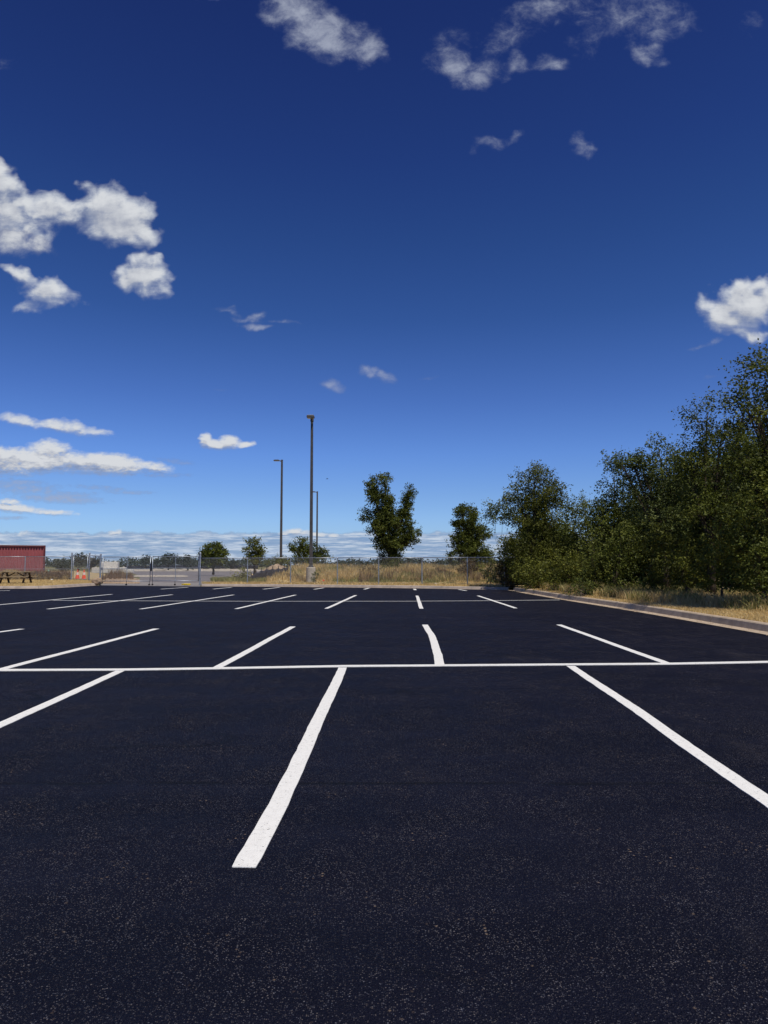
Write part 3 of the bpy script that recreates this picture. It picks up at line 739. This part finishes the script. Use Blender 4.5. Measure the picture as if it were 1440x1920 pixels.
# ---------------------------------------------------------------- light poles
def light_pole(px, Y, topz, label, w, facing, base=None):
    x = at(px,1059,Y).x; root = empty('light_pole', (x,Y,0)); tag(root, label, 'light pole', 'tall car park light poles')
    z0 = .1
    if base:
        mb = MB(); mb.lathe((0,0,-.1), [(base[0],0),(base[0],base[1]-.02),(base[0]-.02,base[1]+.02),(base[0]-.05,base[1]+.03)], 28)
        mb.build('concrete_base', M['pad'], root, smooth=False); z0 = base[1]-.08
        mb = MB(); mb.box((0,0,z0+.03), (w*1.8,w*1.8,.04)); mb.box((0,0,z0+.09), (w*1.45,w*1.45,.09), taper=.85); mb.build('base_cover', M['bronze'], root)
    mb = MB(); mb.box((0,0,(z0+topz)/2), (w,w,topz-z0), taper=.72); mb.build('pole', M['bronze'], root, bevel=.012)
    mb = MB(); mb.box((0,0,topz+.02), (w*.80,w*.80,.05)); mb.build('pole_cap', M['bronze'], root)
    if facing == 'front':
        mb = MB(); mb.box((-.02,-.16,topz-.10), (.09,.42,.10)); mb.box((0,0,topz-.12), (.20,.20,.22)); mb.build('arm', M['bronze'], root)
        hd = MB(); i = len(hd.v)
        hd.box((-.04,-.50,topz-.01), (.50,.48,.13), taper=.93); h = hd.build('lamp_head', M['bronze'], root, bevel=.015)
        mb = MB(); mb.box((-.04,-.50,topz+.070), (.40,.38,.03)); mb.build('housing_top', M['lamp_top'], h)
        mb = MB(); mb.box((-.04,-.50,topz-.09), (.38,.36,.045)); mb.build('lens', M['lamp_glass'], h)
    else:
        mb = MB(); mb.tube([(0,0,topz-.22),(-.10,0,topz-.08),(-.24,0,topz-.03)], .045, 8); mb.build('arm', M['bronze'], root)
        hd = MB(); hd.box((-.50,0,topz-.02), (.56,.36,.09), taper=.92); h = hd.build('lamp_head', M['bronze'], root, bevel=.012)
        mb = MB(); mb.box((-.50,0,topz-.072), (.42,.28,.02)); mb.build('lens', M['lamp_glass'], h)
        mb = MB(); mb.box((-.50,0,topz+.035), (.36,.24,.03)); mb.build('cooling_fins', M['bronze'], h)
    return root
light_pole(583, 46.2, at(583,784,46.2).z, 'tallest and nearest light pole on a round concrete base behind the fence', .21, 'front', (.30, 1.22))
light_pole(526.6, 66, at(526,863,66).z, 'second light pole, its lamp reaching left, between the small trees', .23, 'left', (.30,.5))
light_pole(594, 94, at(593,922,94).z, 'farthest and shortest looking light pole, right behind the nearest one', .24, 'left', (.30,.6))

# ---------------------------------------------------------------- container
def container():
    Y = 58.0; xr = at(84.5,1059,Y).x; L = 12.19; top = at(60,1023,Y).z; ang = rad(27)
    root = empty('shipping_container', (xr, Y, .08), ang); tag(root, 'maroon corrugated shipping container behind the left fence', 'container')
    H = top-.08; D = 2.44; p = .20; mb = MB()
    xs = []; x = -.12; z0, z1 = .14, H-.10
    prof = []
    while x > -L+.15:
        prof += [(x, 0.015), (x-p*.38, .015), (x-p*.46, .085), (x-p*.88, .085)]; x -= p
    n = len(prof)
    for (a, b) in prof: mb.v += [(a,b,z0),(a,b,z1)]
    for i in range(n-1): mb.f.append((2*i,2*i+1,2*i+3,2*i+2))
    mb.build('corrugated_side', M['maroon'], root)
    mb = MB(); mb.box((-L/2, D-.02, H/2), (L-.1,.04,H-.1)); mb.build('rear_side', M['maroon'], root)
    mb = MB(); k = 0
    for i in range(12): mb.box((-.03-.0, .15+i*.19, H/2), (.03 if i % 2 else .06,.188,H-.2))
    mb.build('end_wall', M['maroon'], root)
    mb = MB(); mb.box((-L+.05, D/2, H/2), (.05,D-.2,H-.2)); mb.build('end_wall', M['maroon'], root)
    mb = MB(); mb.box((-L/2, -.01, H-.06), (L-.16,.10,.11)); mb.box((-L/2, D, H-.06), (L-.16,.08,.11)); mb.build('top_rail', M['maroon_dark'], root)
    mb = MB(); mb.box((-L/2, -.01, .08), (L-.16,.10,.15)); mb.box((-L/2, D, .08), (L-.16,.08,.15)); mb.build('bottom_rail', M['maroon_dark'], root)
    for X in (-.07, -L+.07):
        for Yy in (.0, D):
            mb = MB(); mb.box((X, Yy, H/2), (.13,.13,H)); mb.build('corner_post', M['maroon_dark'], root)
    mb = MB(); mb.box((-L/2, D/2, H+.012), (L-.02,D+.06,.035)); mb.build('roof', M['tin'], root)
container()

# ---------------------------------------------------------------- picnic table
def picnic():
    c = gp(20,1095.5,VZ); root = empty('picnic_table', (c.x, c.y+.6, VZ), rad(4)); tag(root, 'wooden picnic table standing on dry grass at the left edge', 'picnic table')
    Lx = 1.95
    for i in range(5):
        mb = MB(); mb.box((0,-.30+i*.15,.745), (Lx,.138,.045)); mb.build('table_board', M['wood'], root, bevel=.004)
    for s in (-1,1):
        for j in range(2):
            mb = MB(); mb.box((0,s*(.66+j*.15),.44), (Lx,.138,.045)); mb.build('seat_board', M['wood'], root, bevel=.004)
    for s in (-1,1):
        X = s*.62
        mb = MB(); mb.box((X,0,.395), (.045,1.62,.095)); mb.build('cross_beam', M['wood_dark'], root)
        mb = MB(); mb.box((X,0,.700), (.045,.70,.045)); mb.build('top_cleat', M['wood_dark'], root)
        for t in (-1,1):
            mb = MB(); mb.tube([(X+.05*s,t*.62,0),(X+.05*s,t*.25,.70)], .058, 4); mb.build('leg', M['wood_dark'], root)
        mb = MB(); mb.tube([(X,0,.40),(X-s*.55,0,.70)], .035, 4); mb.build('brace', M['wood_dark'], root)
picnic()

# ---------------------------------------------------------------- cones
def cone():
    root = empty('traffic_cone', (0,0,0))
    mb = MB(); mb.box((0,0,.018), (.40,.40,.036), taper=.94); mb.build('base', M['rubber'], root, bevel=.01)
    mb = MB(); mb.lathe((0,0,.036), [(.165,0),(.15,.03),(.096,.30),(.060,.48),(.030,.66),(.026,.67)], 20)
    mb.build('body', M['orange'], root, smooth=False)
    mb = MB(); mb.lathe((0,0,.338), [(.099,0),(.064,.18)], 20); mb.build('reflective_band', M['coneband'], root)
    return root
c0 = cone()
GC = 'traffic cones behind the walk gate'
def copy_tree(o, parent=None):
    c = o.copy(); COL.objects.link(c); c.parent = parent
    for ch in [k for k in bpy.data.objects if k.parent == o]: copy_tree(ch, c)
    return c
c1 = copy_tree(c0)
p = at(145,1085.5,57.0); c0.location = (p.x, p.y, VZ); c0.scale = (1.12,)*3; tag(c0, 'left of the two orange traffic cones behind the walk gate', 'traffic cone', GC)
p = at(157.2,1085.5,57.0); c1.location = (p.x, p.y, VZ); c1.scale = (1.12,)*3; tag(c1, 'right of the two orange traffic cones behind the walk gate', 'traffic cone', GC)

# ---------------------------------------------------------------- small things
p = at(91,1080,57.5); r0 = empty('utility_marker', (p.x,p.y,VZ)); tag(r0, 'pale green plastic utility post in the grass right of the container', 'utility marker')
mb = MB(); mb.lathe((0,0,0), [(.09,0),(.085,.55),(.10,.56),(.10,.60)], 14); mb.build('shaft', M['mint'], r0, smooth=False)
mb = MB(); mb.lathe((0,0,.60), [(.105,0),(.11,.10),(.08,.15),(.02,.17)], 14); mb.build('cap', M['mint'], r0, smooth=True)
def lump(name, px, py, size, mt, label, cat, seed, z=VZ):
    r = random.Random(seed); p = gp(px, py, z); bm = bmesh.new(); bmesh.ops.create_icosphere(bm, subdivisions=2, radius=1)
    for v in bm.verts:
        k = 1+r.uniform(-.22,.22); v.co = Vector((v.co.x*size[0]*k, v.co.y*size[1]*k, v.co.z*size[2]*k))
    me = bpy.data.meshes.new(name); bm.to_mesh(me); bm.free(); me.materials.append(mt)
    o = link(bpy.data.objects.new(name, me)); o.location = (p.x, p.y, z+size[2]*.6); return tag(o, label, cat)
lump('rock', 97, 1088.5, (.10,.08,.07), M['white'], 'small white rock on the dry grass before the walk gate', 'rock', 3)
lump('rock', 84, 1078, (.14,.1,.14), M['white'], 'pale rock in the grass beside the green utility post', 'rock', 4)
lump('rock', 817, 1096.5, (.10,.08,.06), M['white'], 'small white rock behind the far kerb', 'rock', 5)
lump('rock', 713, 1082, (.11,.08,.07), M['white'], 'pale rock in the grass below the three spired tree', 'rock', 8)
rgx = np.random.default_rng(31); qs = [q for q in right_edge]; ky = sorted([(q.y, q.x) for q in qs])
yy_ = rgx.uniform(11, 34, 420); xx_ = np.interp(yy_, [a[0] for a in ky], [a[1] for a in ky])+rgx.uniform(-.05, .34, 420)
ss = .006+.016*rgx.random(420)**2; vv_ = []; ff_ = []
for n_, (a_, b_, c_) in enumerate(zip(xx_, yy_, ss)):
    o_ = len(vv_); vv_ += [(a_-c_, b_, .004), (a_, b_-c_*1.2, .004), (a_+c_, b_+c_*.2, .004), (a_+c_*.1, b_+c_, .004), (a_, b_, .004+c_*1.1)]
    ff_ += [(o_, o_+1, o_+4), (o_+1, o_+2, o_+4), (o_+2, o_+3, o_+4), (o_+3, o_, o_+4)]
tag(npmesh('gutter_grit', vv_, ff_, 3, M['dirt']), 'scattered grit and leaf crumbs lying in the gutter of the right kerb', 'grit', kind='stuff')
# stockpile of dug dirt under the left gate post
lump('dirt_clod', 183, 1094, (.35,.3,.22), M['dirt'], 'brown dirt clod at the foot of the double gate post', 'dirt clod', 6)
# yellow bundle lying by the gate
def bundle():
    p = gp(350, 1098.6); root = empty('yellow_strap_bundle', (p.x,p.y,0)); tag(root, 'crumpled yellow bundle lying on the ground before the right gate leaf', 'bundle')
    r = random.Random(2)
    for j in range(3):
        mb = MB(); pts = []
        for i in range(22):
            t = i*.62+j; R = .22+.12*math.sin(i*1.3+j); pts.append((R*.75*math.cos(t)+j*.07-.07, R*.45*math.sin(t), .04+.09*abs(math.sin(i*.8+j))))
        mb.tube(pts, .022, 6); mb.build('strap', M['yellow'], root, smooth=True)
bundle()
# red mark and flag at the kerb
p = gp(603,1100.2,.155); mb = MB(); r = random.Random(3)
pts = [(p.x+.16*math.cos(a)*r.uniform(.7,1.1), p.y-.02+.06*math.sin(a)*r.uniform(.7,1.1)) for a in [i*.52 for i in range(12)]]
i0 = 0; mb.v = [(a,b,.156) for a,b in pts]+[(a,b,.150) for a,b in pts]; mb.f = [tuple(range(12))]+[(i,(i+1)%12,12+(i+1)%12,12+i) for i in range(12)]
tag(mb.build('paint_mark', M['red']), 'red paint mark on the far kerb below the nearest light pole', 'paint mark')
q = gp(604,1096,VZ); r1 = empty('marker_flag', (q.x,q.y,VZ)); tag(r1, 'tiny red marker flag in the dirt right of the concrete pole base', 'marker flag')
mb = MB(); bar(mb, (0,0,0), (.03,0,.30), .006, 5); mb.build('wire_stem', M['galv'], r1)
mb = MB(); mb.box((.08,0,.25), (.11,.012,.08)); mb.build('flag', M['red'], r1)
# concrete blocks beyond the gate
def blocks():
    defs = [(207,118,(2.6,1.2,1.0),1.35,'pale concrete block on top of the pile beyond the left gate leaf'),
            (188,118,(2.4,1.2,.9),.45,'pale concrete block at the left of the pile beyond the gate'),
            (208,117,(2.3,1.1,.9),.45,'pale concrete block under the top one in the pile beyond the gate'),
            (226,120,(1.9,1.0,.75),.55,'white concrete block at the right of the pile beyond the gate'),
            (243,119,(1.4,1.0,.6),.30,'low white concrete block farthest right in the pile')]
    for px, Y, s, zc, lab in defs:
        x = at(px,1059,Y).x; mb = MB(); mb.box((0,0,s[2]/2), s, rz=.12)
        for k in (-.3,.3): mb.box((s[0]*k,0,s[2]+.06), (.28,s[1]*.3,.12), rz=.12)
        o = mb.build('concrete_block', M['block'], bevel=.05); o.location = (x, Y, zc-s[2]/2-.05); tag(o, lab, 'concrete block', 'concrete blocks piled beyond the gate')
blocks()
# dirt pile and silt fences
def pile():
    mb = MB(); n, m = 26, 10; r = random.Random(5); c = at(517,1059,56.3); nx = 1.0; ny = 1.6
    for i in range(n+1):
        for j in range(m+1):
            u = i/n*2-1; v = j/m*2-1; e = max(0, 1-u*u)*max(0, 1-v*v)
            h = (1.02+.07*math.sin(u*4+1)+.04*math.sin(u*13))*(e**.16)*(.88+.12*min(1,u+1.2))
            mb.v.append((c.x+u*nx, c.y+v*ny, VZ+h*1.12+r.uniform(-.03,.03)))
    for i in range(n):
        for j in range(m):
            a = i*(m+1)+j; mb.f.append((a, a+m+1, a+m+2, a+1))
    tag(mb.build('dirt_pile', M['dirt'], smooth=True), 'tan dirt pile behind the sagging black silt fence', 'dirt pile')
pile()
def silt(pts, label, seed, stakes=True):
    """pts: (px, Y, top z)"""
    r = random.Random(seed); root = empty('silt_fence', (0,0,0)); tag(root, label, 'silt fence')
    mb = MB(); n = 60; cols = []
    for i in range(n+1):
        t = i/n*(len(pts)-1); k = min(int(t), len(pts)-2); f = t-k
        px = pts[k][0]*(1-f)+pts[k+1][0]*f; Y = pts[k][1]*(1-f)+pts[k+1][1]*f; z = pts[k][2]*(1-f)+pts[k+1][2]*f
        sag = -.10*abs(math.sin(t*math.pi))
        x = at(px,1059,Y).x
        for j in range(5):
            w = j/4; cols.append((x+r.uniform(-.02,.02), Y+.10*math.sin(i*.9+w*3)*(1-w*.4), -.02+(z+sag+.02)*w))
    mb.v = cols
    for i in range(n):
        for j in range(4): a = i*5+j; mb.f.append((a,a+5,a+6,a+1))
    o = mb.build('fabric', M['fabric'], root, smooth=True); sd = o.modifiers.new('solid','SOLIDIFY'); sd.thickness = .012
    for (px, Y, z) in pts:
        mb = MB(); x = at(px,1059,Y).x; mb.box((x,Y+.08,z/2+.08), (.045,.045,z+.16)); mb.build('stake', M['wood_dark'], root)
silt([(466,47.5,.40),(471,48.2,.62),(480,49.5,.80),(490,51,.92),(500,52,1.02),(511,52.6,1.04),(522,53.2,1.06),(533,53.8,1.12),(540,54.5,1.20)], 'sagging black silt fence in front of the tan dirt pile', 4)
silt([(px,235,1.15+.15*math.sin(px)) for px in range(232,500,18)], 'long low black silt fence far beyond the old road', 6)
# bird
p = at(613.5,898,110); bm_ = MB(); bd = empty('bird', tuple(p)); tag(bd, 'tiny dark bird flying right of the far light pole', 'bird')
bm_.tube([(-.16,0,0),(-.10,0,.01),(0,0,.02),(.10,0,.02),(.15,0,.03),(.19,0,.02)], [.012,.035,.05,.035,.03,.008], 8)
bm_.v += [(-.05,0,.03),(.07,0,.03),(.0,-.30,.11),(-.05,-.30,.11),(-.05,0,.03),(.07,0,.03),(.0,.30,.11),(-.05,.30,.11),(-.14,0,.0),(-.26,-.05,0),(-.26,.05,0)]
k = len(bm_.v)-11; bm_.f += [(k,k+1,k+2,k+3),(k+4,k+5,k+6,k+7),(k+8,k+9,k+10)]
bm_.build('body', M['bird'], bd)

# ---------------------------------------------------------------- world
SUN = Vector((.32,-.47,1.0)).normalized()
elev = math.asin(SUN.z); rot = math.atan2(SUN.x, SUN.y)
W = bpy.data.worlds.new('World'); S.world = W; W.use_nodes = True; W.node_tree.nodes.clear()
t = NT(W.node_tree)
out = t.node('ShaderNodeOutputWorld'); bg = t.node('ShaderNodeBackground'); t.l.new(bg.outputs[0], out.inputs[0])
sky = t.node('ShaderNodeTexSky', sky_type='NISHITA'); sky.sun_disc = False; sky.sun_elevation = elev; sky.sun_rotation = rot
sky.altitude = 200; sky.air_density = 1.0; sky.dust_density = .25; sky.ozone_density = 3.0
D = t.node('ShaderNodeTexCoord').outputs['Generated']
sx = t.node('ShaderNodeSeparateXYZ'); t.put(sx.inputs[0], D)
def uvp(px, py): d = ray(px, py); return d.x/d.y, d.z/d.y
puffy = [
 (212,408,86,66,0,1.1),(255,430,52,50,0,1.0),(175,385,45,40,0,.9),(105,395,58,42,-8,.85),(40,405,80,48,-5,.9),(2,350,44,62,20,1.0),(20,430,60,40,0,.7),
 (268,512,50,32,-8,1.0),(245,528,48,26,0,.9),(285,540,36,26,-40,.75),
 (45,522,52,20,-18,.7),(95,552,68,34,-15,.85),(80,575,55,14,0,.5),
 (1398,560,58,50,0,1.05),(1432,545,40,36,0,1.0),(1368,592,60,36,-15,.9),(1395,622,34,18,0,.7),
 (60,862,150,26,-3,1.1),(190,872,125,24,-4,1.1),(95,846,52,24,-5,1.0),(280,876,50,14,-6,.8),(10,872,90,26,0,1.0),
 (120,802,95,13,-8,.75),(35,788,50,14,-6,.7),(180,808,40,8,-5,.6),
 (386,828,17,17,0,1.0),(408,834,32,11,0,1.0),(432,828,24,16,0,1.0),(462,835,20,8,0,.9),
 (30,954,62,11,-5,1.0),(85,960,62,7,-3,.7),(20,942,26,7,0,.8),
 (211,1000,11,6,0,.55),(222,999,10,7,0,.5),(46,1000,11,6,0,.5),(38,1003,9,4,0,.4),(535,1000,16,5,0,.6),(552,997,15,7,0,.75),(572,999,14,6,0,.65),(595,1003,22,5,0,.6),(625,1004,12,4,0,.5),
]
wisp = [
 (545,25,62,46,-35,1.05),(592,50,84,56,-28,1.1),(640,70,80,50,-20,1.0),(695,92,36,42,0,.85),(530,0,50,30,0,.8),
 (850,122,60,34,-5,.85),(890,138,60,30,8,.75),(972,128,40,28,20,.75),(1032,125,32,18,15,.55),(950,75,70,36,20,.45),(1010,20,90,34,25,.6),(840,80,30,30,0,.3),
 (1170,30,110,46,0,.5),(1230,40,90,50,0,.5),(1215,98,36,26,-25,.75),(1110,75,50,26,20,.4),(1060,5,60,20,0,.4),(1405,40,20,16,0,.25),
 (925,268,40,14,15,.62),(955,255,26,14,20,.62),(1092,268,30,18,-10,.65),(395,2,46,10,0,.35),(25,460,60,26,0,.7),(60,470,50,22,0,.5),(5,115,16,12,0,.1),
 (425,586,34,7,-6,.6),(478,588,24,13,25,.85),(455,597,40,8,0,.6),(485,612,40,9,0,.7),(540,602,36,7,-14,.7),
 (620,720,26,14,-18,1.0),(632,728,20,11,0,.9),(700,704,28,13,-12,.9),(728,716,22,13,-10,.85),(804,709,18,5,3,.6),(405,730,22,5,0,.4),
 (1312,645,26,7,5,.6),(1340,640,22,6,20,.4),(1342,708,20,3,0,.3),(312,425,8,14,0,.4),(18,300,26,10,-35,.5),
 (45,915,80,16,-4,.85),(190,915,60,7,-5,.85),(235,923,60,5,-3,.6),(110,935,105,10,-3,1.0),(30,905,60,10,0,.8),(130,928,60,8,0,.8),
 (15,971,36,5,0,.8),(330,866,40,6,-8,.5),(310,892,50,5,0,.5),
]
# cloud shell: a sheet of sky six kilometres out, cloud thickness stored on it, break-up and painted sun shading in its glowing material
def lattice(x, y, seed):
    rg = np.random.default_rng(seed); G_ = rg.random((256,256)); xi = np.floor(x).astype(int); yi = np.floor(y).astype(int)
    fx_ = x-xi; fy_ = y-yi; fx_ = fx_*fx_*(3-2*fx_); fy_ = fy_*fy_*(3-2*fy_)
    g = lambda a, b: G_[a & 255, b & 255]
    return (g(xi,yi)*(1-fx_)+g(xi+1,yi)*fx_)*(1-fy_)+(g(xi,yi+1)*(1-fx_)+g(xi+1,yi+1)*fx_)*fy_
def vfbm(x, y, f, seed, o=4):
    v = 0; a = .5
    for k in range(o): v = v+a*(lattice(x*f+k*17.3, y*f+k*5.1, seed+k)-.5); f *= 2.03; a *= .55
    return v
def field(U, Vv, blobs, warp, seed):
    wp = warp*np.clip(.10+Vv*2.0, .1, 1); lo = np.clip(1-Vv/.30, 0, 1)
    a1 = vfbm(U, Vv, 22, seed); a2 = vfbm(U, Vv, 22, seed+50); b1 = vfbm(U, Vv*2, 60, seed+90); b2 = vfbm(U, Vv*2, 60, seed+95)
    U2 = U+wp*(a1*(1-lo)+b1*lo); V2 = Vv+wp*(a2*(1-lo)+b2*lo*.22)
    acc = np.full(U.shape, -1.2)
    for (px, py, rx, ry, ro, amp) in blobs:
        cu, cv = uvp(px, py); a = rad(ro); du = U2-cu; dv = V2-cv
        X = (du*math.cos(a)+dv*math.sin(a))/(rx/F); Y_ = (-du*math.sin(a)+dv*math.cos(a))/(ry/F)
        val = amp*(1-(X*X+Y_*Y_)); k = .25
        h = np.clip(.5+.5*(val-acc)/k, 0, 1); acc = acc*(1-h)+np.maximum(val,-1.2)*h+k*h*(1-h)
    return np.maximum(acc, -1.2)
NU, NV = 760, 700
gu = np.linspace(-.80, .80, NU); gv = np.linspace(-.004, 1.02, NV)
UU, VV = np.meshgrid(gu, gv)
fP = field(UU, VV, puffy, .055, 3); offv = np.clip(.0030+.030*VV, .003, .013); fPu = field(UU+offv*.3, VV+offv, puffy, .055, 3)
fW = field(UU, VV, wisp, .042, 9)
nn = np.sqrt(1+UU*UU+VV*VV); RS = 6000.0
SV = np.stack([UU/nn*RS, 1/nn*RS, VV/nn*RS+CH], -1).reshape(-1,3)
ix = np.arange(NU*NV).reshape(NV,NU); SF = np.stack([ix[:-1,:-1], ix[:-1,1:], ix[1:,1:], ix[1:,:-1]], -1).reshape(-1,4)
cm = bpy.data.materials.new('cloud_painted_glow'); cm.use_nodes = True; cm.node_tree.nodes.clear(); cm.cycles.emission_sampling = 'NONE'
k_ = NT(cm.node_tree); T0 = t; t = k_
co = t.node('ShaderNodeTexCoord').outputs['Object']; s3 = t.node('ShaderNodeSeparateXYZ'); t.put(s3.inputs[0], co)
u = t.math('DIVIDE', s3.outputs[0], s3.outputs[1]); v = t.math('DIVIDE', s3.outputs[2], s3.outputs[1])
cmb = t.node('ShaderNodeCombineXYZ'); t.put(cmb.inputs[0], u); t.put(cmb.inputs[1], v); UV = cmb.outputs[0]
def attr(n): return t.node('ShaderNodeAttribute', attribute_name=n).outputs['Fac']
lowf = t.mr(v, .10, .30, 1, 0)
def brk(vec, sc, amp, rough, lowsc):
    ps = t.scale(vec, (1,1.25,1))
    n = t.noise(ps, sc, 8, rough, dist=.25); n2 = t.noise(ps, lowsc, 3, .5)
    n3 = t.noise(t.scale(vec, (1,1.9,1)), sc*3.2, 7, .58); n3 = t.math('ADD', .5, t.math('MULTIPLY', t.math('SUBTRACT', n3, .5), .95))
    mxn = t.node('ShaderNodeMix', data_type='FLOAT'); t.put(mxn.inputs[0], lowf); t.put(mxn.inputs[2], n); t.put(mxn.inputs[3], n3); n = mxn.outputs[0]
    return t.math('ADD', t.math('MULTIPLY', t.math('SUBTRACT', n, .5), amp), t.math('MULTIPLY', t.math('SUBTRACT', n2, .5), amp*.5))
bP = brk(UV, 30, 1.6, .57, 11); bPu = brk(t.vmath('ADD', UV, (.004,.013,0)), 30, 1.6, .57, 11)
dP = t.math('ADD', attr('puffy'), t.math('ADD', bP, .10)); dPu = t.math('ADD', attr('puffy_up'), t.math('ADD', bPu, .10))
dW = t.math('ADD', t.math('ADD', attr('wispy'), .22), brk(UV, 30, 2.3, .68, 10))

aW = t.math('MULTIPLY', t.mr(dW, .05, 1.9), .80)
lit = t.math('SUBTRACT', .58, t.math('MULTIPLY', t.math('SUBTRACT', dPu, dP), .62))  # sunlit tops and shaded undersides painted in from the density slope
lit = t.math('SUBTRACT', lit, t.math('MULTIPLY', t.math('SUBTRACT', attr('puffy_up'), attr('puffy')), t.math('ADD', .15, t.math('MULTIPLY', lowf, 1.1))))
lit = t.math('ADD', lit, t.math('MULTIPLY', t.math('SUBTRACT', t.noise(t.scale(UV, (1,1.8,1)), 17, 6, .6), .5), 1.5))
lit = t.math('ADD', lit, t.math('MULTIPLY', t.math('MULTIPLY', t.math('SUBTRACT', t.noise(t.scale(UV, (1,2.6,1)), 62, 6, .6), .5), 2.0), lowf), clamp=True)
hiA = t.mr(lit, .35, .75, 1.35, .95)
aP = t.math('MULTIPLY', t.mr(dP, -.03, hiA), .985)
low = t.mr(v, .03, .45)
cP = t.mix(lit, (.235,.265,.365), (.68,.70,.73))
cW = t.mix(t.mr(dW, .1, 1.4), (.15,.19,.33), t.mix(low, (.33,.37,.50), (.44,.48,.58)))
hb = t.noise(t.scale(UV, (3.2, 52, 1)), 3.0, 7, .62); hb2 = t.noise(t.scale(UV, (9, 90, 1)), 3.4, 6, .65)
edge = t.math('ADD', v, t.math('MULTIPLY', t.math('SUBTRACT', t.noise(t.scale(UV, (12, 12, 1)), 3, 5, .6), .5), .016))
bankA = t.mr(edge, .0425, .048, 1, 0)
bcol = t.mix(t.mr(t.math('ADD', t.math('MULTIPLY', hb, .55), t.math('MULTIPLY', hb2, .45)), .41, .62), (.205,.325,.540), (.60,.68,.79))
bankA = t.math('MULTIPLY', bankA, t.mr(hb2, .28, .55, .55, .95))
keep_ = lambda a: t.math('SUBTRACT', 1.0, a)
alpha = keep_(t.math('MULTIPLY', t.math('MULTIPLY', keep_(bankA), keep_(aW)), keep_(aP)))
cc_ = t.mix(aP, t.mix(t.math('DIVIDE', aW, t.math('MAXIMUM', t.math('ADD', aW, t.math('MULTIPLY', bankA, keep_(aW))), .001), clamp=True), bcol, cW), cP)
cc_ = t.mix(t.math('MULTIPLY', keep_(aP), t.math('MULTIPLY', keep_(bankA), 1.0)), cc_, t.mix(t.math('DIVIDE', aP, t.math('MAXIMUM', alpha, .001), clamp=True), cW, cP))
em = t.node('ShaderNodeEmission'); t.put(em.inputs[0], cc_); tr_ = t.node('ShaderNodeBsdfTransparent'); mx = t.node('ShaderNodeMixShader')
t.put(mx.inputs[0], alpha); t.l.new(tr_.outputs[0], mx.inputs[1]); t.l.new(em.outputs[0], mx.inputs[2])
oo = t.node('ShaderNodeOutputMaterial'); t.l.new(mx.outputs[0], oo.inputs[0])
t = T0
co2 = npmesh('clouds', SV, SF, 4, cm)
for nme, arr in (('puffy', fP), ('puffy_up', fPu), ('wispy', fW)):
    a_ = co2.data.attributes.new(nme, 'FLOAT', 'POINT'); a_.data.foreach_set('value', arr.astype(np.float32).ravel())
tag(co2, 'white fair weather clouds scattered over the deep blue sky', kind='structure')
# clear sky: Nishita, deepened overhead
ramp = t.node('ShaderNodeValToRGB'); cr = ramp.color_ramp; cr.interpolation = 'LINEAR'
SKYT = [(0.0,(1.0,1.0,1.0)),(.06,(1.0,1.0,1.0)),(.2,(.8,.8,.8)),(.4,(.6,.6,.6)),(.75,(.5,.5,.5)),(1.0,(.5,.5,.5))]
SKYT = [(0.0, (0.5499, 0.7544, 1.1934)), (0.0628, (0.5499, 0.7544, 1.1934)), (0.0965, (0.5123, 0.7007, 1.1192)), (0.1527, (0.4496, 0.644, 1.1263)), (0.2267, (0.3504, 0.5191, 0.9671)), (0.3314, (0.2318, 0.3923, 0.7606)), (0.4254, (0.1878, 0.3283, 0.672)), (0.5087, (0.1571, 0.2645, 0.6161)), (0.6397, (0.1323, 0.2017, 0.514)), (1.0, (0.1323, 0.2017, 0.514))]
for i, (p_, c_) in enumerate(SKYT):
    e = cr.elements[i] if i < 2 else cr.elements.new(p_)
    e.position = p_; e.color = (*c_, 1)
t.put(ramp.inputs[0], sx.outputs[2])
STR = .10
skc = t.mix(1.0, t.mix(1.0, sky.outputs[0], ramp.outputs[0], 'MULTIPLY'), (STR,STR,STR), 'MULTIPLY')
c = skc
t.put(bg.inputs[0], c); bg.inputs[1].default_value = 1.0
W.cycles.sampling_method = 'MANUAL'; W.cycles.sample_map_resolution = 512

sl = bpy.data.lights.new('sun', 'SUN'); sl.energy = 4.0; sl.angle = rad(.55); sl.color = (1,.945,.86)
so = bpy.data.objects.new('sun', sl); COL.objects.link(so); so.rotation_euler = SUN.to_track_quat('Z','Y').to_euler(); so.location = (20,-20,40)

# ---------------------------------------------------------------- camera
cd = bpy.data.cameras.new('camera'); co_ = bpy.data.objects.new('camera', cd); COL.objects.link(co_)
cd.sensor_fit = 'VERTICAL'; cd.sensor_height = 24; cd.lens = 24*F/1920; cd.clip_start = .05; cd.clip_end = 20000
co_.location = (0,0,CH); co_.rotation_euler = (rad(90)+PITCH, 0, 0)
S.camera = co_
S.render.resolution_x = 768; S.render.resolution_y = 1024
S.view_settings.view_transform = 'Standard'; S.view_settings.look = 'None'; S.view_settings.exposure = 0; S.view_settings.gamma = 1
